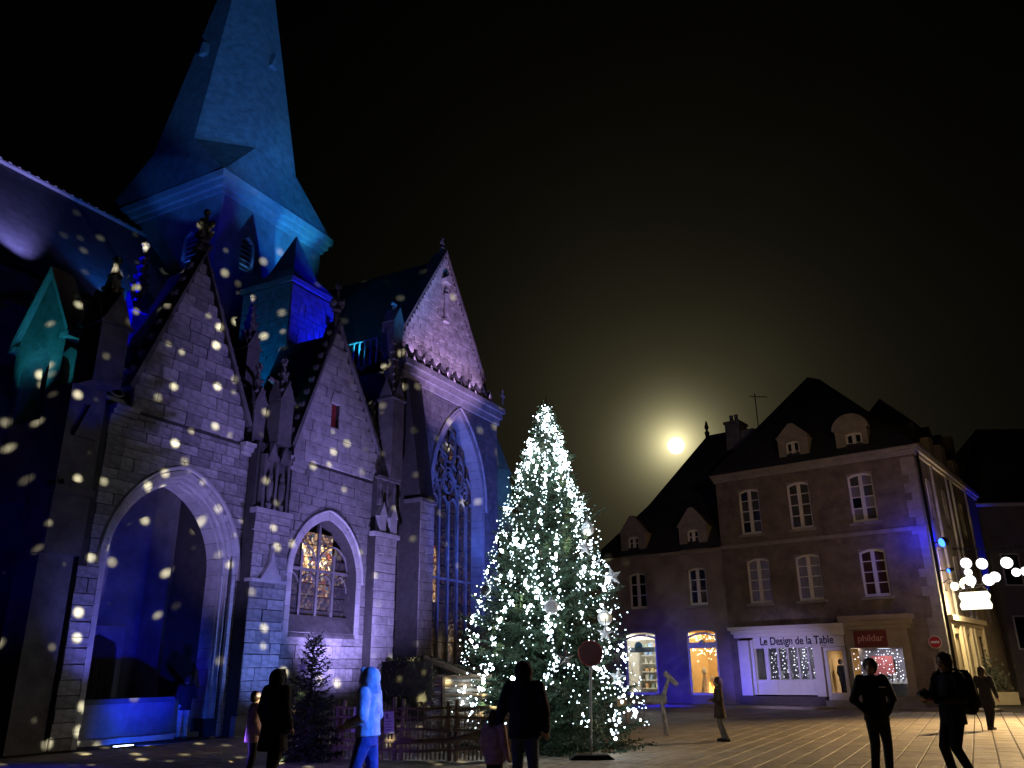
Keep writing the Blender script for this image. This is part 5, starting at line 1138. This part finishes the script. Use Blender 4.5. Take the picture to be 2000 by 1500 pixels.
m = MB(); loft(m, [(0,.29,.92,.10,.06),(0,.29,.98,.15,.11),(0,.29,1.2,.165,.125),(0,.28,1.42,.15,.11),(0,.27,1.52,.10,.07)]); loft(m, [(0,.40,1.0,.1,.04),(0,.41,1.1,.11,.05),(0,.40,1.25,.10,.04)]); remesh('bag', m, .016, BLK, bk, 3)
for s_ in (-1,1): MB().tube([(s_*.10,.18,1.5),(s_*.12,.02,1.53),(s_*.13,-.14,1.4),(s_*.15,-.14,1.2),(s_*.17,.1,1.02),(s_*.1,.2,.98)], .02, 6, True).build('strap', NAVY, bk)
MB().tube([(.05,.35,.95),(.04,.42,.8),(.06,.40,.7)], .008, 4).build('dangling_strap', NAVY, bk)
kc = empty('photo_camera', (6.28,13.45,1.32), -pi/2+.25); tag(kc, 'black camera held at the waist by the person with the backpack', 'camera'); MB().box(-.07,.07,-.03,.03,-.045,.045).build('camera_body', BLK, kc); m = MB(); m.tube([(0,-.03,0),(0,-.12,-.01)], [.036,.04], 12); m.build('camera_lens', IRON, kc); MB().box(-.025,.025,-.025,.02,.045,.07).build('viewfinder', BLK, kc)
person('person in knee-length brown coat facing the log reindeer', (5.16,22.3,0), -pi/2-.1, 1.52, BRN, TIGHT, SHOE, HAIR_B, dict(wriL=(.18,-.2,1.1),wriR=(-.18,-.2,1.1),ankL=(.1,.14,.09),ankR=(-.1,.06,.09)), coat=.62, skirt=True, longhair=True, nod=-.1)
person('person in long black coat walking at the far right', (13.4,25,0), 2.2, 1.70, BLK, BLK, SHOE, HAIR_D, dict(kneeL=(.1,-.10,.5),ankL=(.1,-.06,.09),kneeR=(-.1,.02,.5),ankR=(-.1,.22,.12)), coat=.62, skirt=True, longhair=True)
pm = CL(4.15,-.25,0); person('person in dark jacket and pale trousers standing in the church porch', pm, -2.4, 1.72, BLK, BEIGE, SHOE, HAIR_D, dict(wriL=(.15,-.25,1.15),wriR=(-.15,-.25,1.15)), coat=.78)
person('hooded figure in near-black long coat beside the small fir', (-3.85,14.1,0), 2.6, 1.78, cloth('midnight_coat', (.008,.008,.02)), BLK, SHOE, HAIR_D, dict(ankL=(.13,-.10,.09),kneeL=(.12,-.12,.5),ankR=(-.12,.16,.1)), coat=.55, hood=True, skirt=True, puffy=1.2)
person('child in pale pink coat and hat behind the hooded dark figure', (-4.62,15.6,0), 2.0, 1.42, PNK, BLK, SHOE, HAIR_B, None, coat=.72, hat=PNK, puffy=1.15)
person('person in white hooded coat lit bright blue walking left', (-1.92,11.5,0), -pi/2-.25, 1.78, WHC, LBL, SHOE, HAIR_B, dict(elbL=(.26,.04,1.16),wriL=(.16,-.22,1.05),elbR=(-.26,.02,1.16),wriR=(-.16,-.2,1.05),kneeL=(.1,-.12,.5),ankL=(.1,-.05,.09),kneeR=(-.1,.05,.48),ankR=(-.1,.3,.14)), coat=.92, hood=True, puffy=1.12)
person('person seen from behind in dark purple hooded coat and jeans', (.12,12.1,0), pi-.2, 1.84, PUR, BJEAN, SHOE, HAIR_D, dict(elbL=(.30,.02,1.14),wriL=(.36,-.1,.95),ankL=(.14,.05,.09),ankR=(-.13,-.03,.09)), coat=.80, hood=True, puffy=1.15)
person('small child in pale pink coat at the side of the purple-coated person', (-.30,12.3,0), pi-.6, 1.2, PNK, BLK, SHOE, HAIR_B, None, coat=.75, puffy=1.15, longhair=True)
person('shopper in dark jacket just inside the lit shop door', HL(-4.72,.75,.36), HAZ+2.4, 1.72, cloth('green_black_jacket',(.03,.035,.03)), BLK, SHOE, HAIR_D, None, coat=.8)

# ------------------------------------------------------------------ lamps of the place, plus an added fill on the fir
def spot(name, loc, tgt, P, col, deg, blend=.6, r=.08):
    d = bpy.data.lights.new(name, 'SPOT'); d.energy = P; d.color = col; d.spot_size = radians(deg); d.spot_blend = blend; d.shadow_soft_size = r
    o = link(name, d, None, loc); o.rotation_euler = (Vector(tgt) - Vector(loc)).to_track_quat('-Z','Y').to_euler(); return o
VIO = (.38,.32,1.); BLU = (.005,.01,1.); TEAL = (.03,.62,.85); PURP = (.66,.42,1.)
spot('window_bay_floodlight', CL(8.4,3.3,.2), CL(10.9,0,4.9), 5200, VIO, 78, 1.)
spot('pier_floodlight', CL(1.5,2.6,.25), CL(.75,0,3.0), 650, (.16,.16,1.), 42, .9)
spot('porch_arch_light', CL(-1.8,3.4,.3), CL(4.4,0,6.3), 2200, VIO, 42, .9)
spot('buttress_floodlight', CL(6.3,4.0,.3), CL(6.3,.5,2.6), 900, (.15,.24,1.), 56, .9)
spot('transept_floodlight', CL(16.0,8.0,.3), CL(18.8,0,8.6), 5200, (.09,.15,1.), 56, .8)
spot('transept_reveal_light', CL(16.9,1.8,2.6), CL(20.6,-.4,10.4), 1500, (.04,.15,1.), 40, .7)
spot('gable_wash', CL(10,19,.8), CL(6.0,0,8.4), 8500, (.31,.25,1.), 35, .95)
spot('porch_blue_uplight', CL(2.4,2.0,.12), CL(3.9,-2.6,2.4), 900, BLU, 58, .9)
spot('platform_blue_uplight', CL(2.2,.62,.10), CL(3.4,-.9,.45), 120, (.005,.08,1.), 120, .8)
spot('tower_floodlight', CL(12.5,6,13.5), CL(12.6,-7.0,23.4), 7000, (.02,.26,1.), 25, .8)
spot('tower_cornice_light', CL(13.0,-1.4,14.2), CL(13.8,-7,23.1), 2200, (.04,.66,1.), 26, .4)
spot('tower_west_light', CL(2,4,15), CL(8.9,-9.5,23.4), 4500, (.03,.22,1.), 11, .5)
spot('spire_floodlight', CL(-3,16,3), CL(11.6,-9.5,34.0), 48000, (.06,.26,.8), 20, .6)
spot('spire_east_floodlight', CL(14.5,17,2), CL(13,-9.5,31.5), 14000, (.01,.30,1.), 22, .7)
spot('belfry_louvre_light', CL(10.75,-7.04,19.34), CL(10.75,-7.2,20.4), 16, (.10,.34,1.), 110, .6)
spot('belfry_west_light', CL(8.94,-8.75,19.24), CL(9.1,-8.75,20.4), 16, (.03,.14,1.), 110, .6)
spot('turret_blue_light', CL(13.1,-1.5,13.4), CL(11.6,-3.1,16.0), 2400, (.0,.008,1.), 72, .8)
spot('turret_roof_light', CL(11.9,-1.2,17.9), CL(11.4,-3.8,19.4), 420, (.0,.0,1.), 80, .6)
spot('turret_west_light', CL(6.9,-4.4,11.2), CL(9.7,-4.4,15.2), 330, (.0,.20,.75), 76, .8)
spot('gable_floodlight', CL(13.0,10,1.0), CL(17.9,-.6,18.3), 13000, PURP, 23, .6)
for s_ in (14.9, 17.0, 19.0, 21.0): spot('gable_footlight', CL(s_,-.02,14.72), CL(s_*.6+17.8*.4,-.6,18.4), 200, PURP, 100, .9, .15)
spot('transept_side_light', CL(12.4,-3.2,14.6), CL(13.5,-2.2,15.4), 70, (.03,.12,1.), 80, .6)
spot('transept_west_blue', CL(10.8,-1.9,10.2), CL(13.6,-1.0,12.5), 130, (.0,.0,1.), 80, .8)
spot('nave_roof_light', CL(.2,-4.1,14.2), CL(.5,-8.2,18.0), 5200, (.34,.30,1.), 46, .8)
spot('nave_roof_blue', CL(3.6,-4.2,14.2), CL(4.2,-8.2,17.6), 1100, (.01,.20,1.), 60, .9)
spot('stair_head_teal', CL(-3.0,-1.7,7.6), CL(-1.0,-1.6,10.4), 330, TEAL, 46, .6)
spot('stair_side_blue', CL(-.6,2.0,7.0), CL(-.4,-.6,10.4), 60, (.0,.0,1.), 60, .8)
spot('pinnacle_blue_light', CL(.5,-2.1,9.8), CL(2.3,-2.5,12.8), 1800, (.0,.0,1.), 60, .7)
spot('aisle_teal_light', CL(8.0,-1.6,9.6), CL(10.0,-2.6,11.6), 160, TEAL, 90, .7)
spot('flyer_teal_light', CL(7.4,-1.6,10.1), CL(7.0,-.6,11.3), 60, TEAL, 80, .7)
spot('gable_roof_teal', CL(6.7,-2.0,9.6), CL(8.6,-1.8,11.2), 420, TEAL, 60, .6)
spot('west_wall_blue', CL(-4.0,3.0,.3), CL(-2.2,-2.6,6.0), 260, (.02,.005,1.), 60, .9)
spot('chapel_teal_light', CL(24,6,3), CL(26,-2.5,14), 1500, (.02,.5,.9), 30, .8)
spot('low_house_blue', HL(-13.0,-3.6,.2), HL(-13.0,0,.9), 400, (.02,.02,1.), 100, .95)
spot('shop_blue_edge', HL(-10.2,-3.0,.2), HL(-9.0,0,1.6), 330, (.10,.07,1.), 60, .9)
spot('shop_front_lamp', HL(-6.4,-7,.3), HL(-6.9,0,1.8), 800, (.50,.42,1.), 46, .9)
spot('square_blue_beam', (4.4,9.0,3.0), (-1.95,11.5,1.15), 3600, (.03,.15,1.), 13, .4)
spot('foreground_blue_beam', (2.0,4.0,9.0), (-8.0,15.2,0), 24000, (.005,.005,1.), 13, .9)
spot('fence_violet_light', (-5.2,15.2,.5), (-3.0,18.8,.7), 160, (.22,.12,1.), 70, .9)
spot('fir_front_fill', (-5,-4,8.5), (1.0,20.5,4.0), 5600, (.80,.88,1.), 19, .9)  # unseen fill from behind the camera, added to brighten foliage and ornaments
spot('street_lamp_light', (22.3,30.2,7.0), (17.6,24.6,0), 24000, (1,.68,.32), 98, 1., .25)
spot('square_lamp_light', (11,3,9), (14.5,38,4.5), 2600, (1,.64,.32), 38, .8, .25)
spot('side_street_lamp_light', (31,38,6), (26,40,0), 900, (1,.7,.35), 120, 1., .25)
# rotating snow projector: a lamp whose lens throws soft round flecks
d = bpy.data.lights.new('snow_projector', 'SPOT'); d.energy = 170000; d.color = (1,.94,.62); d.spot_size = radians(54); d.spot_blend = .5; d.shadow_soft_size = .02
po = link('snow_projector', d, None, (2.4,1.0,7.6)); po.rotation_euler = (CL(7,0,7.0) - po.location).to_track_quat('-Z','Y').to_euler()
d.use_nodes = True; nt = d.node_tree; nt.nodes.clear(); o_ = N(nt,'ShaderNodeOutputLight'); e_ = N(nt,'ShaderNodeEmission'); tc = N(nt,'ShaderNodeTexCoord')
vo = N(nt,'ShaderNodeTexVoronoi'); vo.inputs['Scale'].default_value = 45; vo.inputs['Randomness'].default_value = 1; nt.links.new(tc.outputs['Normal'], vo.inputs['Vector'])
sc_ = N(nt,'ShaderNodeSeparateColor'); nt.links.new(vo.outputs['Color'], sc_.inputs[0])
f = N(nt,'ShaderNodeMapRange'); f.interpolation_type = 'SMOOTHSTEP'; f.inputs[1].default_value = .33; f.inputs[2].default_value = .06; f.inputs[3].default_value = 0; f.inputs[4].default_value = 1; nt.links.new(vo.outputs['Distance'], f.inputs[0])
pres = math_node(nt,'MULTIPLY', math_node(nt,'GREATER_THAN', sc_.outputs[0], .54), math_node(nt,'ADD', math_node(nt,'MULTIPLY', sc_.outputs[1], .85), .15))
nt.links.new(math_node(nt,'MULTIPLY', f.outputs[0], pres), e_.inputs[1]); nt.links.new(e_.outputs[0], o_.inputs[0])
